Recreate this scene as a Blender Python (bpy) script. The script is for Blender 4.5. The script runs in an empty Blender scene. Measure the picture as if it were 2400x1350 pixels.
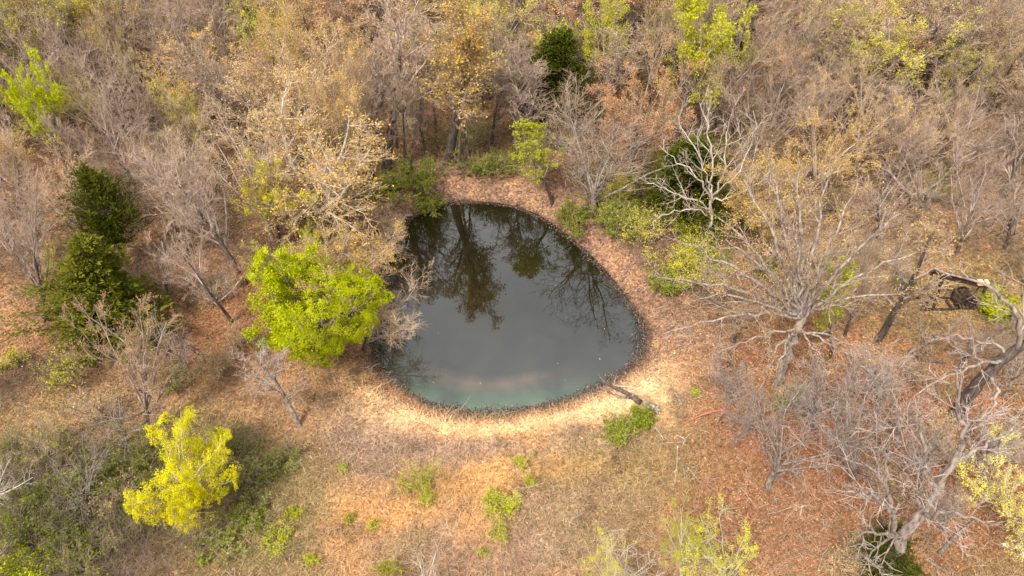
import bpy, math
import numpy as np
C = bpy.context.scene
R_ = math.radians
# ------------------------------------------------------------------ camera
FPX, TILT, HC = 1650.0, R_(42.0), 30.0          # focal length in px of a 2400 px wide frame
cam = bpy.data.cameras.new('camera'); co = bpy.data.objects.new('camera', cam)
C.collection.objects.link(co); C.camera = co
co.location = (0, 0, HC); co.rotation_euler = (math.pi/2 - TILT, 0, 0)
cam.sensor_width = 36; cam.lens = FPX*36/2400; cam.clip_start = .5; cam.clip_end = 3000
# ------------------------------------------------------------------ world: thin overcast over a daylight sky
SUN_EL, SUN_AZ = R_(52), R_(215)                # azimuth clockwise from +Y
w = bpy.data.worlds.new('World'); C.world = w; w.use_nodes = True
wt = w.node_tree; wt.nodes.clear()
def N(t, ty, **k):
    n = t.nodes.new(ty)
    for a, b in k.items(): setattr(n, a, b)
    return n
sky = N(wt, 'ShaderNodeTexSky', sky_type='NISHITA', sun_disc=False)
sky.sun_elevation = SUN_EL; sky.sun_rotation = SUN_AZ
tc = N(wt, 'ShaderNodeTexCoord'); cn = N(wt, 'ShaderNodeTexNoise'); cn.inputs['Scale'].default_value = 2.6
cn.inputs['Detail'].default_value = 5
cr = N(wt, 'ShaderNodeValToRGB'); cr.color_ramp.elements[0].position = .35; cr.color_ramp.elements[1].position = .7
cr.color_ramp.elements[0].color = (5.6, 5.8, 6.1, 1); cr.color_ramp.elements[1].color = (10.6, 10.5, 10.4, 1)
mx = N(wt, 'ShaderNodeMixRGB'); mx.inputs[0].default_value = .86
bg = N(wt, 'ShaderNodeBackground'); bg.inputs[1].default_value = .1
wo = N(wt, 'ShaderNodeOutputWorld')
L = wt.links.new
L(tc.outputs['Generated'], cn.inputs['Vector']); L(cn.outputs['Fac'], cr.inputs[0]); L(sky.outputs[0], mx.inputs[1])
L(cr.outputs[0], mx.inputs[2]); L(mx.outputs[0], bg.inputs[0]); L(bg.outputs[0], wo.inputs[0])
sl = bpy.data.lights.new('sun', 'SUN'); so = bpy.data.objects.new('sun', sl); C.collection.objects.link(so)
sl.energy = 2.9; sl.angle = R_(12); sl.color = (1, .92, .80)
so.rotation_euler = (math.pi/2 - SUN_EL, 0, math.pi - SUN_AZ)
C.view_settings.view_transform = 'Standard'; C.view_settings.look = 'None'
C.view_settings.exposure = 0.95; C.view_settings.gamma = 1
# ------------------------------------------------------------------ helpers
ST, CT = math.sin(TILT), math.cos(TILT)
def ray(px, py):
    a = (np.asarray(px, float)-1200)/FPX; b = -(np.asarray(py, float)-675)/FPX
    return a, CT + b*ST, -ST + b*CT
def at_z(px, py, z=0.):
    x, y, q = ray(px, py); t = (z-HC)/q
    return np.stack([x*t, y*t, z+0*x*t], -1)
def at_y(px, py, y0):
    x, y, q = ray(px, py); t = y0/y
    return np.stack([x*t, y*t, HC+q*t], -1)
def to_px(P):
    x, y, z = P[..., 0], P[..., 1], P[..., 2]-HC
    dep = y*CT - z*ST; up = y*ST + z*CT
    return 1200 + FPX*x/dep, 675 - FPX*up/dep
def nrm(v): return v/np.maximum(np.linalg.norm(v, axis=-1, keepdims=True), 1e-9)
UP = np.array([0, 0, 1.])

def mesh(name, V, F, mats, mi=None, smooth=False, v=None, col=None):
    me = bpy.data.meshes.new(name); V = np.asarray(V, np.float32).reshape(-1, 3); F = np.asarray(F, np.int32)
    k = F.shape[1]; nf = len(F)
    me.vertices.add(len(V)); me.vertices.foreach_set('co', V.ravel())
    me.loops.add(nf*k); me.loops.foreach_set('vertex_index', F.ravel())
    me.polygons.add(nf); me.polygons.foreach_set('loop_start', np.arange(0, nf*k, k, dtype=np.int32))
    me.polygons.foreach_set('loop_total', np.full(nf, k, np.int32))
    for m in mats: me.materials.append(m)
    if mi is not None: me.polygons.foreach_set('material_index', np.asarray(mi, np.int32))
    if smooth: me.polygons.foreach_set('use_smooth', np.ones(nf, bool))
    if v is not None:
        a = me.attributes.new('v', 'FLOAT', 'FACE'); a.data.foreach_set('value', np.asarray(v, np.float32))
    if col is not None:
        a = me.attributes.new('Col', 'FLOAT_COLOR', 'FACE')
        a.data.foreach_set('color', np.concatenate([col, np.ones((len(col), 1))], 1).astype(np.float32).ravel())
    me.update(calc_edges=True)
    return me
def link(name, me, parent=None):
    o = bpy.data.objects.new(name, me); C.collection.objects.link(o)
    if parent: o.parent = parent
    return o
def tag(o, label=None, cat=None, group=None, kind=None):
    for k, x in (('label', label), ('category', cat), ('group', group), ('kind', kind)):
        if x: o[k] = x
    return o

def tubes(groups, k=4):
    VV, FF, off = [], [], 0
    for P, R in groups:
        n, m = P.shape[:2]
        if n == 0: continue
        T = np.gradient(P, axis=1); T = nrm(T)
        ref = np.where(np.abs(T[:, :1, 2:3]) > .8, np.array([1., .1, 0]), np.array([0.1, 0, 1.]))
        u = nrm(np.cross(T, np.broadcast_to(ref, T.shape))); vv = np.cross(T, u)
        a = np.arange(k)*2*math.pi/k
        ring = P[:, :, None] + R[:, :, None, None]*(np.cos(a)[:, None]*u[:, :, None] + np.sin(a)[:, None]*vv[:, :, None])
        VV.append(ring.reshape(-1, 3))
        i = (np.arange(n)[:, None, None]*m + np.arange(m-1)[None, :, None])*k
        j = np.arange(k)[None, None, :]; j2 = (j+1) % k
        f = np.stack([i+j, i+j2, i+k+j2, i+k+j], -1).reshape(-1, 4) + off
        FF.append(f); off += n*m*k
    return np.concatenate(VV), np.concatenate(FF)

def grow(rg, S, D, Ln, r0, n, wander, trop, taper=.25):
    Nn = len(S); P = np.zeros((Nn, n, 3)); P[:, 0] = S; d = nrm(D)
    for i in range(1, n):
        d = nrm(d + rg.normal(0, wander, (Nn, 3)) + trop*UP)
        P[:, i] = P[:, i-1] + d*(Ln/(n-1))[:, None]
    R = r0[:, None]*np.linspace(1, taper, n)[None]
    return P, R, Ln
def spawn(rg, par, m, t0, t1, ang, asd, ratio, rr, shape=.5, rmin=.006):
    P, R, Ln = par; Nn, n = P.shape[:2]
    t = t0 + (t1-t0)*(np.arange(m)[None] + rg.random((Nn, m)))/m
    q = np.clip(t*(n-1), 0, n-1.001); i = q.astype(int); f = (q-i)[..., None]; a = np.arange(Nn)[:, None]
    S = P[a, i]*(1-f) + P[a, i+1]*f; T = nrm(P[a, i+1]-P[a, i]); r = R[a, i]
    ref = nrm(np.cross(T, nrm(np.array([.3, .5, .8]) + rg.normal(0, .3, T.shape)))); w2 = np.cross(T, ref)
    az = rg.random((Nn, 1))*6.28 + np.arange(m)[None]*2.4 + rg.normal(0, .4, (Nn, m))
    an = rg.normal(ang, asd, (Nn, m))[..., None]; az = az[..., None]
    D = T*np.cos(an) + (ref*np.cos(az) + w2*np.sin(az))*np.sin(an)
    l = Ln[:, None]*ratio*(1 - shape*t)*rg.uniform(.65, 1.25, (Nn, m))
    return S.reshape(-1, 3), D.reshape(-1, 3), l.ravel(), np.maximum(r*rr, rmin).ravel()

def leaves(rg, tw, n, size, asp=.6, spread=.08, tmin=.3):
    P = tw[0]; Nn, m = P.shape[:2]
    b = rg.integers(0, Nn, n); q = np.clip((tmin + (1-tmin)*rg.random(n))*(m-1), 0, m-1.001); i = q.astype(int); f = (q-i)[:, None]
    c = P[b, i]*(1-f) + P[b, i+1]*f + rg.normal(0, spread, (n, 3))
    a = nrm(rg.normal(0, 1, (n, 3)) + np.array([0, 0, -.2])); e = nrm(np.cross(a, rg.normal(0, 1, (n, 3)) + UP*.8))
    s = size*rg.uniform(.6, 1.4, n)[:, None]
    V = np.stack([c, c + a*s*.5 + e*s*asp*.5, c + a*s, c + a*s*.5 - e*s*asp*.5], 1)
    # one tint per twig cluster with scatter per leaf
    tint = rg.random(Nn)[b]*.6 + rg.random(n)*.4
    return V.reshape(-1, 3), np.arange(n*4).reshape(-1, 4), tint
# ------------------------------------------------------------------ materials
def mat(name):
    m = bpy.data.materials.new(name); m.use_nodes = True
    t = m.node_tree; b = t.nodes['Principled BSDF']; return m, t, b
def ramp(t, cols, pos=None):
    r = N(t, 'ShaderNodeValToRGB'); e = r.color_ramp.elements
    pos = pos or [i/(len(cols)-1) for i in range(len(cols))]
    while len(e) < len(cols): e.new(.5)
    for k, (c, p) in enumerate(zip(cols, pos)): e[k].position = p; e[k].color = (*c, 1)
    return r
def bark(name, dark, light, scale=3.5, rough=.9):
    m, t, b = mat(name); L = t.links.new
    c = N(t, 'ShaderNodeTexCoord'); n = N(t, 'ShaderNodeTexNoise'); n.inputs['Scale'].default_value = scale; n.inputs['Detail'].default_value = 6
    mp = N(t, 'ShaderNodeMapping'); mp.inputs['Scale'].default_value = (2.2, 2.2, .6)
    oi = N(t, 'ShaderNodeObjectInfo'); h = N(t, 'ShaderNodeHueSaturation')
    r = ramp(t, [dark, light], [.33, .68]); mr = N(t, 'ShaderNodeMapRange')
    mr.inputs['To Min'].default_value = .75; mr.inputs['To Max'].default_value = 1.25
    L(c.outputs['Object'], mp.inputs[0]); L(mp.outputs[0], n.inputs['Vector']); L(n.outputs['Fac'], r.inputs[0])
    L(oi.outputs['Random'], mr.inputs['Value']); L(mr.outputs[0], h.inputs['Value']); L(r.outputs[0], h.inputs['Color'])
    L(h.outputs[0], b.inputs['Base Color']); b.inputs['Roughness'].default_value = rough
    b.inputs['Specular IOR Level'].default_value = .2
    return m
def leafmat(name, cols, trans=.35):
    m, t, b = mat(name); L = t.links.new
    a = N(t, 'ShaderNodeAttribute', attribute_name='v'); r = ramp(t, cols)
    oi = N(t, 'ShaderNodeObjectInfo'); h = N(t, 'ShaderNodeHueSaturation'); mr = N(t, 'ShaderNodeMapRange')
    mr.inputs['To Min'].default_value = .8; mr.inputs['To Max'].default_value = 1.15
    L(a.outputs['Fac'], r.inputs[0]); L(r.outputs[0], h.inputs['Color']); L(oi.outputs['Random'], mr.inputs['Value']); L(mr.outputs[0], h.inputs['Value'])
    L(h.outputs[0], b.inputs['Base Color']); b.inputs['Roughness'].default_value = .8; b.inputs['Specular IOR Level'].default_value = .08
    tr = N(t, 'ShaderNodeBsdfTranslucent'); ms = N(t, 'ShaderNodeMixShader'); ms.inputs[0].default_value = trans
    L(h.outputs[0], tr.inputs[0]); L(b.outputs[0], ms.inputs[1]); L(tr.outputs[0], ms.inputs[2]); L(ms.outputs[0], t.nodes['Material Output'].inputs[0])
    return m
M = {}
M['bark'] = bark('tree_bark', (.045, .034, .028), (.17, .13, .11))
M['limb'] = bark('upper_limb_bark', (.15, .11, .095), (.50, .40, .35), 2)
M['barkpale'] = bark('pale_bark', (.30, .25, .20), (.68, .60, .52), 2)
M['barkgrey'] = bark('grey_dead_wood', (.10, .08, .068), (.36, .30, .26), 4)
M['deadtw'] = bark('dead_twigs', (.30, .235, .20), (.56, .46, .41), 1)
M['mid'] = None
M['tw_mauve'] = bark('mauve_twigs', (.25, .175, .13), (.56, .415, .31), .8)
M['tw_tan'] = bark('tan_twigs', (.32, .22, .14), (.62, .455, .31), .8)
M['tw_pale'] = bark('pale_twigs', (.42, .34, .27), (.66, .57, .48), .8)
M['tw_brown'] = bark('brown_brush_twigs', (.17, .12, .09), (.42, .31, .24), .8)
M['tw_dark'] = bark('brown_twigs', (.12, .085, .06), (.26, .19, .14), .8)
M['gold'] = leafmat('golden_new_leaves', [(.50, .29, .04), (.79, .51, .09), (.88, .68, .23)])
M['peach'] = leafmat('orange_buds', [(.48, .22, .09), (.72, .38, .17), (.80, .52, .30)])
M['beige'] = leafmat('beige_buds', [(.40, .27, .11), (.62, .45, .20), (.76, .60, .34)])
M['ygreen'] = leafmat('yellow_green_leaves', [(.34, .36, .01), (.58, .58, .02), (.70, .66, .04)])
M['lemon'] = leafmat('lemon_leaves', [(.50, .50, .001), (.80, .75, .002), (.88, .82, .004)])
M['lime'] = leafmat('lime_leaves', [(.24, .28, .002), (.50, .55, .003), (.70, .72, .006)])
M['green'] = leafmat('green_shrub_leaves', [(.12, .14, .012), (.22, .26, .02), (.33, .36, .04)])
M['cedar'] = leafmat('cedar_needles', [(.018, .025, .002), (.05, .062, .004), (.12, .125, .01)], .12)
M['mid'] = leafmat('loose_green_needles', [(.04, .05, .003), (.09, .105, .007), (.18, .175, .015)], .2)
M['olive'] = leafmat('olive_cedar_needles', [(.06, .07, .006), (.13, .14, .012), (.24, .20, .025)], .12)
# ------------------------------------------------------------------ tree meshes
def build(rg, L0, L1, spec, leafn, leafs, bk, tw, lf, rtw=.008, asp=.6, dens=1.0, spread=.08):
    """L0, L1: trunk and limb polylines; spec gives the finer orders. Returns trunk mesh, crown mesh data"""
    b2 = spawn(rg, L1, int(spec.get('n2', 8)*dens), spec.get('t2', .15), 1, spec.get('a2', .75), .2, spec.get('r2', .5), .5, .55, .014)
    L2 = grow(rg, *b2, 6, .09, spec.get('trop', .07), .3)
    b3 = spawn(rg, L2, spec.get('n3', 6), .12, 1, .7, .25, spec.get('r3', .55), .55, .4, rtw*1.15)
    L3 = grow(rg, *b3, 4, .10, .10, .45)
    b4 = spawn(rg, L3, spec.get('n4', 6), .1, 1, .65, .25, spec.get('r4', .6), .7, .3, rtw)
    L4 = grow(rg, *b4, 3, .12, .10, .55)
    Vt, Ft = tubes([(L0[0], L0[1])], 8); V2, F2 = tubes([(L1[0], L1[1])], 6); V3, F3 = tubes([(L2[0], L2[1])], 4)
    Vt = np.concatenate([Vt, V2, V3]); Ft = np.concatenate([Ft, F2+len(Vt)-len(V2)-len(V3), F3+len(Vt)-len(V3)])
    tmi = np.concatenate([np.zeros(len(Ft)-len(F2)-len(F3)), np.ones(len(F2)+len(F3))])
    Vc, Fc = tubes([(L3[0], L3[1]), (L4[0], L4[1])], 3)
    mi = np.zeros(len(Fc)); v = np.zeros(len(Fc))
    if leafn:
        Vl, Fl, tl = leaves(rg, L4, leafn, leafs, asp, spread)
        Fc = np.concatenate([Fc, Fl+len(Vc)]); Vc = np.concatenate([Vc, Vl]); mi = np.concatenate([mi, np.ones(len(Fl))]); v = np.concatenate([v, tl])
    return Vt, (Ft, tmi), Vc, Fc, mi, v, [bk, M['limb'] if bk == M['bark'] else bk], ([tw, lf] if leafn else [tw])
def to_mesh(dat, name):
    Vt, Ft, Vc, Fc, mi, v, bm, cm = dat
    Ft, tm = Ft if isinstance(Ft, tuple) else (Ft, None)
    return mesh(name+'_trunk', Vt, Ft, bm, tm, smooth=True), mesh(name+'_crown', Vc, Fc, cm, mi, v=v)
def fit(dat, h, wd, dome=0):
    """scale so that the tree is h tall and wd wide, the trunk foot staying at the origin"""
    Vt, Ft, Vc, Fc, mi, v, bm, cm = dat
    z = np.percentile(Vc[:, 2], 99.5); ww = (np.percentile(Vc[:, 0], 98)-np.percentile(Vc[:, 0], 2) + np.percentile(Vc[:, 1], 98)-np.percentile(Vc[:, 1], 2))/2
    s = np.array([wd/ww, wd/ww, h/z])
    Vt, Vc = Vt*s, Vc*s
    if dome:                                   # gather stray limbs into a rounded crown
        for A in (Vt, Vc):
            c0 = np.array([0, 0, h*.56]); r = (A-c0)/np.array([wd*.5, wd*.5, h*.44]); az = np.arctan2(r[:, 1], r[:, 0]); el = r[:, 2]
            lim = .92 + .10*np.sin(az*3+1.3)*np.cos(el*2) + .07*np.sin(az*7+el*5) + .05*np.sin(az*13+el*11)
            q = np.linalg.norm(r, axis=1)/lim; k = np.where(q > 1, (1+(q-1)*(1-dome))/np.maximum(q, 1e-6), 1); k = 1+(k-1)*np.clip(np.maximum(A[:, 2]/(h*.35), np.hypot(A[:, 0], A[:, 1])/(wd*.2)), 0, 1); A[:] = c0+(A-c0)*k[:, None]
    return Vt, Ft, Vc, Fc, mi, v, bm, cm
STY = {
 'vase':   dict(len0=.34, n1=7, t0=.55, a1=.55, r1=2.1, sh1=.0, trop1=.05, r0=.022),
 'column': dict(len0=.9, n1=18, t0=.35, a1=.62, r1=.46, sh1=.5, trop1=.13, r0=.016, n3=6, n4=7, r2=.55, r3=.65, r4=.6),
 'spread': dict(len0=.30, n1=8, t0=.5, a1=.85, r1=2.2, sh1=.0, trop1=.06, r0=.026),
 'fan':    dict(len0=.5, n1=13, t0=.3, a1=.5, r1=1.15, sh1=.1, trop1=.05, r0=.018),
}
KIND = {  # style, leaf count, leaf size, bark, twig, leaf
 'mauve':  ('vase', 0, 0, 'bark', 'tw_mauve', None),
 'tall':   ('column', 900, .08, 'bark', 'tw_mauve', 'beige'),
 'tan':    ('fan', 3200, .075, 'bark', 'tw_tan', 'beige'),
 'gold':   ('vase', 6000, .095, 'bark', 'tw_tan', 'gold'),
 'goldtall': ('column', 5000, .11, 'bark', 'tw_tan', 'gold'),
 'peach':  ('fan', 5500, .085, 'bark', 'tw_tan', 'peach'),
 'ygreen': ('fan', 6500, .10, 'bark', 'tw_tan', 'ygreen'),
 'lime':   ('vase', 12000, .17, 'bark', 'tw_tan', 'lime'),
 'pale':   ('spread', 0, 0, 'barkpale', 'tw_pale', None),
 'dead':   ('spread', 0, 0, 'barkgrey', 'deadtw', None),
}
def tree_data(kind, seed, style=None, leafn=None, leafs=None, rtw=.009, h=10., tw=None, lf=None, bk=None, **kw):
    rg = np.random.default_rng(seed)
    st, ln, ls, b0, t0, l0 = KIND[kind]; s = dict(STY[style or st]); s.update(kw)
    lf = lf or l0; tw = tw or t0; bk = bk or b0
    L0 = grow(rg, np.zeros((1, 3)) - [[0, 0, .15]], np.array([[rg.normal(0, .06), rg.normal(0, .06), 1]]), np.array([h*s['len0']]), np.array([h*s['r0']]), 9, .06, .04, .55 if s['len0'] < .6 else .2)
    b1 = spawn(rg, L0, s['n1'], s['t0'], 1, s['a1'], .2, s['r1'], .55, s['sh1'], .03)
    L1 = grow(rg, *b1, 9, .1, s['trop1'], .22)
    dens = 7/s['n1'] if s['n1'] > 9 else 1
    return build(rg, L0, L1, dict(n2=s.get('n2', 8*max(dens, .6)), n3=s.get('n3', 6), n4=s.get('n4', 9), r2=s.get('r2', .5), r3=s.get('r3', .55), r4=s.get('r4', .6)), ln if leafn is None else leafn, leafs or ls, M[bk], M[tw], M[lf] if lf else None, rtw=rtw)
def cedar_data(seed, h=8., wd=4., lf='cedar', power=.75, low=.04, dens=1.):
    rg = np.random.default_rng(seed)
    L0 = grow(rg, np.array([[0, 0, -.1]]), np.array([[0, 0, 1.]]), np.array([h*.95]), np.array([h*.018]), 8, .03, .02, .2)
    nb = int(300*dens); t = low + (1-low)*rg.random(nb)**1.15; az = rg.random(nb)*6.28
    lob = 1 + .26*np.sin(az*2+rg.random()*6+t*5) + .16*np.sin(az*5+t*11+rg.random()*6)
    prof = np.minimum((1-t)**power*1.05 + .05, .35 + t*3.0)
    Ln = wd/2*prof*lob*rg.uniform(.5, 1.25, nb); q = np.clip(t*7, 0, 6.99); i = q.astype(int)
    S = L0[0][0, i] + (L0[0][0, np.minimum(i+1, 7)]-L0[0][0, i])*(q-i)[:, None]
    D = np.stack([np.cos(az), np.sin(az), .25+.5*t+rg.normal(0, .12, nb)], -1)
    L1 = grow(rg, S, D, np.maximum(Ln, .25), np.full(nb, .02), 5, .1, .06, .3)
    b2 = spawn(rg, L1, 9, .2, 1, .7, .25, .34, .5, .3, .006); L2 = grow(rg, *b2, 3, .15, .15, .4)
    Vt, Ft = tubes([(L0[0], L0[1])], 8); V1, F1 = tubes([(L1[0], L1[1])], 3); 
    Vc, Fc = V1, F1; mi = np.zeros(len(Fc)); v = np.zeros(len(Fc))
    tot = int(34000*dens); P = L2[0]; b = rg.integers(0, len(P), tot); f = rg.random(tot)[:, None]*1.1
    c = P[b, 0] + (P[b, 2]-P[b, 0])*f + rg.normal(0, .04, (tot, 3))
    ax = nrm(nrm(P[b, 2]-P[b, 0]) + rg.normal(0, .45, (tot, 3)) + UP*.35); e = nrm(np.cross(ax, rg.normal(0, 1, (tot, 3))))
    s = rg.uniform(.09, .20, tot)[:, None]; wq = s*.30
    Vl = np.stack([c-e*wq*.5, c+ax*s*.6-e*wq*.6, c+ax*s, c+ax*s*.5+e*wq*.7], 1).reshape(-1, 3)
    tint = np.clip(rg.random(len(P))[b]*.55 + rg.random(tot)*.25 + .2*rg.random(nb).repeat(9)[b], 0, 1)
    Fl = np.arange(tot*4).reshape(-1, 4)
    Fc = np.concatenate([Fc, Fl+len(Vc)]); Vc = np.concatenate([Vc, Vl]); mi = np.concatenate([mi, np.ones(tot)]); v = np.concatenate([v, tint])
    return Vt, Ft, Vc, Fc, mi, v, [M['bark']], [M['tw_dark'], M[lf]]
def shrub_data(seed, h=1.8, wd=2.4, leafn=3500, lf='green', tw='tw_tan', leafs=.10, stems=26, spread_a=.6, rtw=.006):
    rg = np.random.default_rng(seed)
    a = rg.random(stems)*6.28; k = rg.random(stems)*.9 + .1
    S = np.stack([np.cos(a)*k*wd*.22, np.sin(a)*k*wd*.22, np.full(stems, -.05)], -1)
    D = np.stack([np.cos(a)*k*spread_a, np.sin(a)*k*spread_a, np.ones(stems)], -1)
    L0 = grow(rg, S, D, h*rg.uniform(.55, 1.05, stems), np.full(stems, .022), 6, .12, .02, .3)
    b1 = spawn(rg, L0, 7, .2, 1, .7, .25, .42, .5, .3, rtw*1.2); L1 = grow(rg, *b1, 4, .16, .05, .5)
    b2 = spawn(rg, L1, 5, .1, 1, .7, .25, .5, .6, .3, rtw); L2 = grow(rg, *b2, 3, .2, .06, .5)
    Vt, Ft = tubes([(L0[0], L0[1])], 4); Vc, Fc = tubes([(L1[0], L1[1]), (L2[0], L2[1])], 3)
    mi = np.zeros(len(Fc)); v = np.zeros(len(Fc))
    if leafn:
        Vl, Fl, tl = leaves(rg, L2, leafn, leafs, .6, .05, 0)
        Fc = np.concatenate([Fc, Fl+len(Vc)]); Vc = np.concatenate([Vc, Vl]); mi = np.concatenate([mi, np.ones(len(Fl))]); v = np.concatenate([v, tl])
    d = fit((Vt, Ft, Vc, Fc, mi, v, [M['tw_dark']], [M[tw], M[lf]] if leafn else [M[tw]]), h, wd)
    return d

things = []      # (object, kind word, px, py) for the automatic labels
def place_pair(name, pair, loc, rz=0., scale=(1, 1, 1), lean=0., parts=('trunk', 'crown')):
    e = bpy.data.objects.new(name, None); C.collection.objects.link(e); e.empty_display_size = .3
    e.location = loc; e.scale = scale; e.rotation_mode = 'XYZ'
    e.rotation_euler = (0, lean, 0)
    for nm, me in zip(parts, pair):
        c = link(nm, me, e); c.rotation_euler = (0, 0, rz)
    return e
# ------------------------------------------------------------------ the pond and the ground
WZ = -.9
pond_px = [(1105,476),(1180,482),(1240,500),(1290,527),(1340,566),(1385,607),(1425,650),(1462,700),(1492,742),(1508,778),(1504,815),(1476,853),(1438,884),(1390,910),(1330,934),(1260,951),(1180,963),(1110,965),(1050,956),(990,936),(940,906),(900,866),(880,822),(873,775),(880,715),(895,655),(913,600),(935,547),(965,512),(1010,489),(1060,478)]
pw = np.array([at_z(a, b, WZ)[:2] for a, b in pond_px])
# smooth closed outline (Catmull-Rom)
def smooth_loop(p, k=5):
    out = []; n = len(p)
    for i in range(n):
        a, b, c, d = p[i-1], p[i], p[(i+1) % n], p[(i+2) % n]
        for t in np.arange(k)/k:
            out.append(.5*((2*b)+(c-a)*t+(2*a-5*b+4*c-d)*t*t+(3*b-a-3*c+d)*t**3))
    return np.array(out)
pl = smooth_loop(pw)
def inside(x, y, poly):
    r = np.zeros(x.shape, bool); n = len(poly); j = n-1
    for i in range(n):
        xi, yi = poly[i]; xj, yj = poly[j]
        c = ((yi > y) != (yj > y)) & (x < (xj-xi)*(y-yi)/((yj-yi) + 1e-12)+xi)
        r ^= c; j = i
    return r
def pond_dist(x, y):
    """signed distance to the pond's edge, negative in the water"""
    d = np.full(x.shape, 1e9)
    for i in range(len(pl)):
        a, b = pl[i-1], pl[i]; ab = b-a; t = np.clip(((x-a[0])*ab[0]+(y-a[1])*ab[1])/(ab@ab), 0, 1)
        d = np.minimum(d, (x-a[0]-t*ab[0])**2+(y-a[1]-t*ab[1])**2)
    d = np.sqrt(d)
    return np.where(inside(x, y, pl), -d, d)
_rs = np.random.default_rng(5); _ks = [(_rs.normal(0, 1, 2)*s, _rs.random()*6.28, a) for s, a in ((.08, .3), (.11, .25), (.2, .12), (.35, .07), (.6, .04), (1.1, .02), (1.6, .015)) for _ in range(3)]
def und(x, y):
    z = 0
    for k, p, a in _ks: z = z + a*.5*np.sin(k[0]*x+k[1]*y+p)
    return z
def ground_z(x, y, d=None):
    if d is None: d = pond_dist(x, y)
    far = np.clip((d-1.5)/6, 0, 1)
    z = und(x, y)*.45*far + .03*np.sin(x*3.1+1.3*y)*np.clip(d, 0, 1)
    bank = np.clip((d+.12)/2.5, 0, 1); bank = bank*bank*(3-2*bank)
    z = z + (WZ-.06)*(1-bank) + .1*np.exp(-((d-3.1)/1.2)**2)
    return np.where(d < 0, WZ-.06+np.maximum(d, -1.6)*.28, z)
def vnoise(x, y, s, seed):
    rg = np.random.default_rng(seed); g = rg.random((257, 257)); u = (x*s) % 256; v = (y*s) % 256
    i = u.astype(int); j = v.astype(int); a = u-i; b = v-j; a = a*a*(3-2*a); b = b*b*(3-2*b)
    return g[i, j]*(1-a)*(1-b)+g[i+1, j]*a*(1-b)+g[i, j+1]*(1-a)*b+g[i+1, j+1]*a*b
def fbm(x, y, s, seed):
    return .5*vnoise(x, y, s, seed)+.27*vnoise(x, y, s*2.1, seed+1)+.15*vnoise(x, y, s*4.3, seed+2)+.08*vnoise(x, y, s*9, seed+3)
COLS = dict(straw=(.38,.225,.12), litter=(.27,.15,.085), red=(.27,.12,.06), sand=(.84,.59,.32), gold=(.68,.37,.13), olive=(.235,.19,.075), bank=(.24,.15,.105), mauve=(.33,.225,.17), mud=(.06,.04,.034), green=(.17,.19,.05), floor=(.13,.085,.05))
BL = [ # px, py, rx, ry, colour, strength
 (1180,1015,230,16,'sand',.9),(1380,990,150,20,'sand',.8),(1000,995,120,16,'sand',.7),(890,955,70,30,'sand',.5),(1560,905,110,60,'sand',1),(1620,850,90,45,'sand',.8),(1450,950,90,40,'sand',.9),(1510,860,40,30,'sand',.7),
 (1330,1035,130,22,'gold',.9),(1100,1025,160,18,'gold',.6),(1270,1100,170,40,'gold',.55),(1080,1110,120,45,'gold',.5),(860,1200,70,50,'gold',.6),(1110,1230,45,60,'gold',.6),(1030,1090,60,30,'gold',.4),(830,900,50,60,'gold',.35),(1600,1270,80,40,'gold',.2),(1250,1040,70,25,'gold',.4),(830,1290,50,50,'gold',.4),(990,1180,90,40,'gold',.35),
 (900,1060,110,60,'mauve',.7),(800,1000,60,90,'mauve',.5),(1080,1060,140,28,'mauve',.8),(1380,1040,120,30,'mauve',.8),(1180,1300,200,50,'mauve',.5),(1330,1200,150,50,'mauve',.45),(620,1010,80,90,'straw',.7),
 (1500,1080,180,80,'olive',.5),(1650,1130,120,60,'olive',.35),(1480,1230,130,60,'olive',.35),(2200,620,230,120,'olive',.6),(2350,700,120,120,'olive',.65),(2050,520,160,70,'olive',.3),(1000,410,90,40,'bank',.8),(2080,1290,200,90,'red',.4),
 (120,950,180,90,'olive',.45),(620,1150,110,110,'olive',.55),(560,1250,120,60,'olive',.6),(250,1150,220,130,'green',.6),(120,1250,160,120,'green',.8),(520,870,60,40,'green',.3),(430,1020,70,60,'olive',.6),
 (1760,800,140,80,'red',.85),(1850,960,200,120,'red',.8),(2080,1060,260,110,'red',.85),(2300,1130,150,120,'red',.7),(1780,1200,160,90,'red',.7),(2000,880,220,70,'red',.7),(1950,1230,260,80,'litter',.8),(1550,560,60,60,'bank',.7),(1500,640,90,80,'bank',.8),(1430,560,90,60,'bank',.8),(1580,740,90,80,'bank',.8),(1640,790,120,40,'mauve',.45),(1230,440,160,40,'bank',.8),
 (580,760,100,100,'red',.5),(480,830,140,60,'red',.75),(250,830,250,60,'litter',.7),(330,660,120,80,'red',.4),(100,880,120,50,'litter',.7),(600,870,140,50,'straw',.7),(2150,480,250,60,'mauve',.5),(2250,560,150,60,'straw',.5),(100,1000,120,30,'straw',.5)]
MUDG = None
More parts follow.
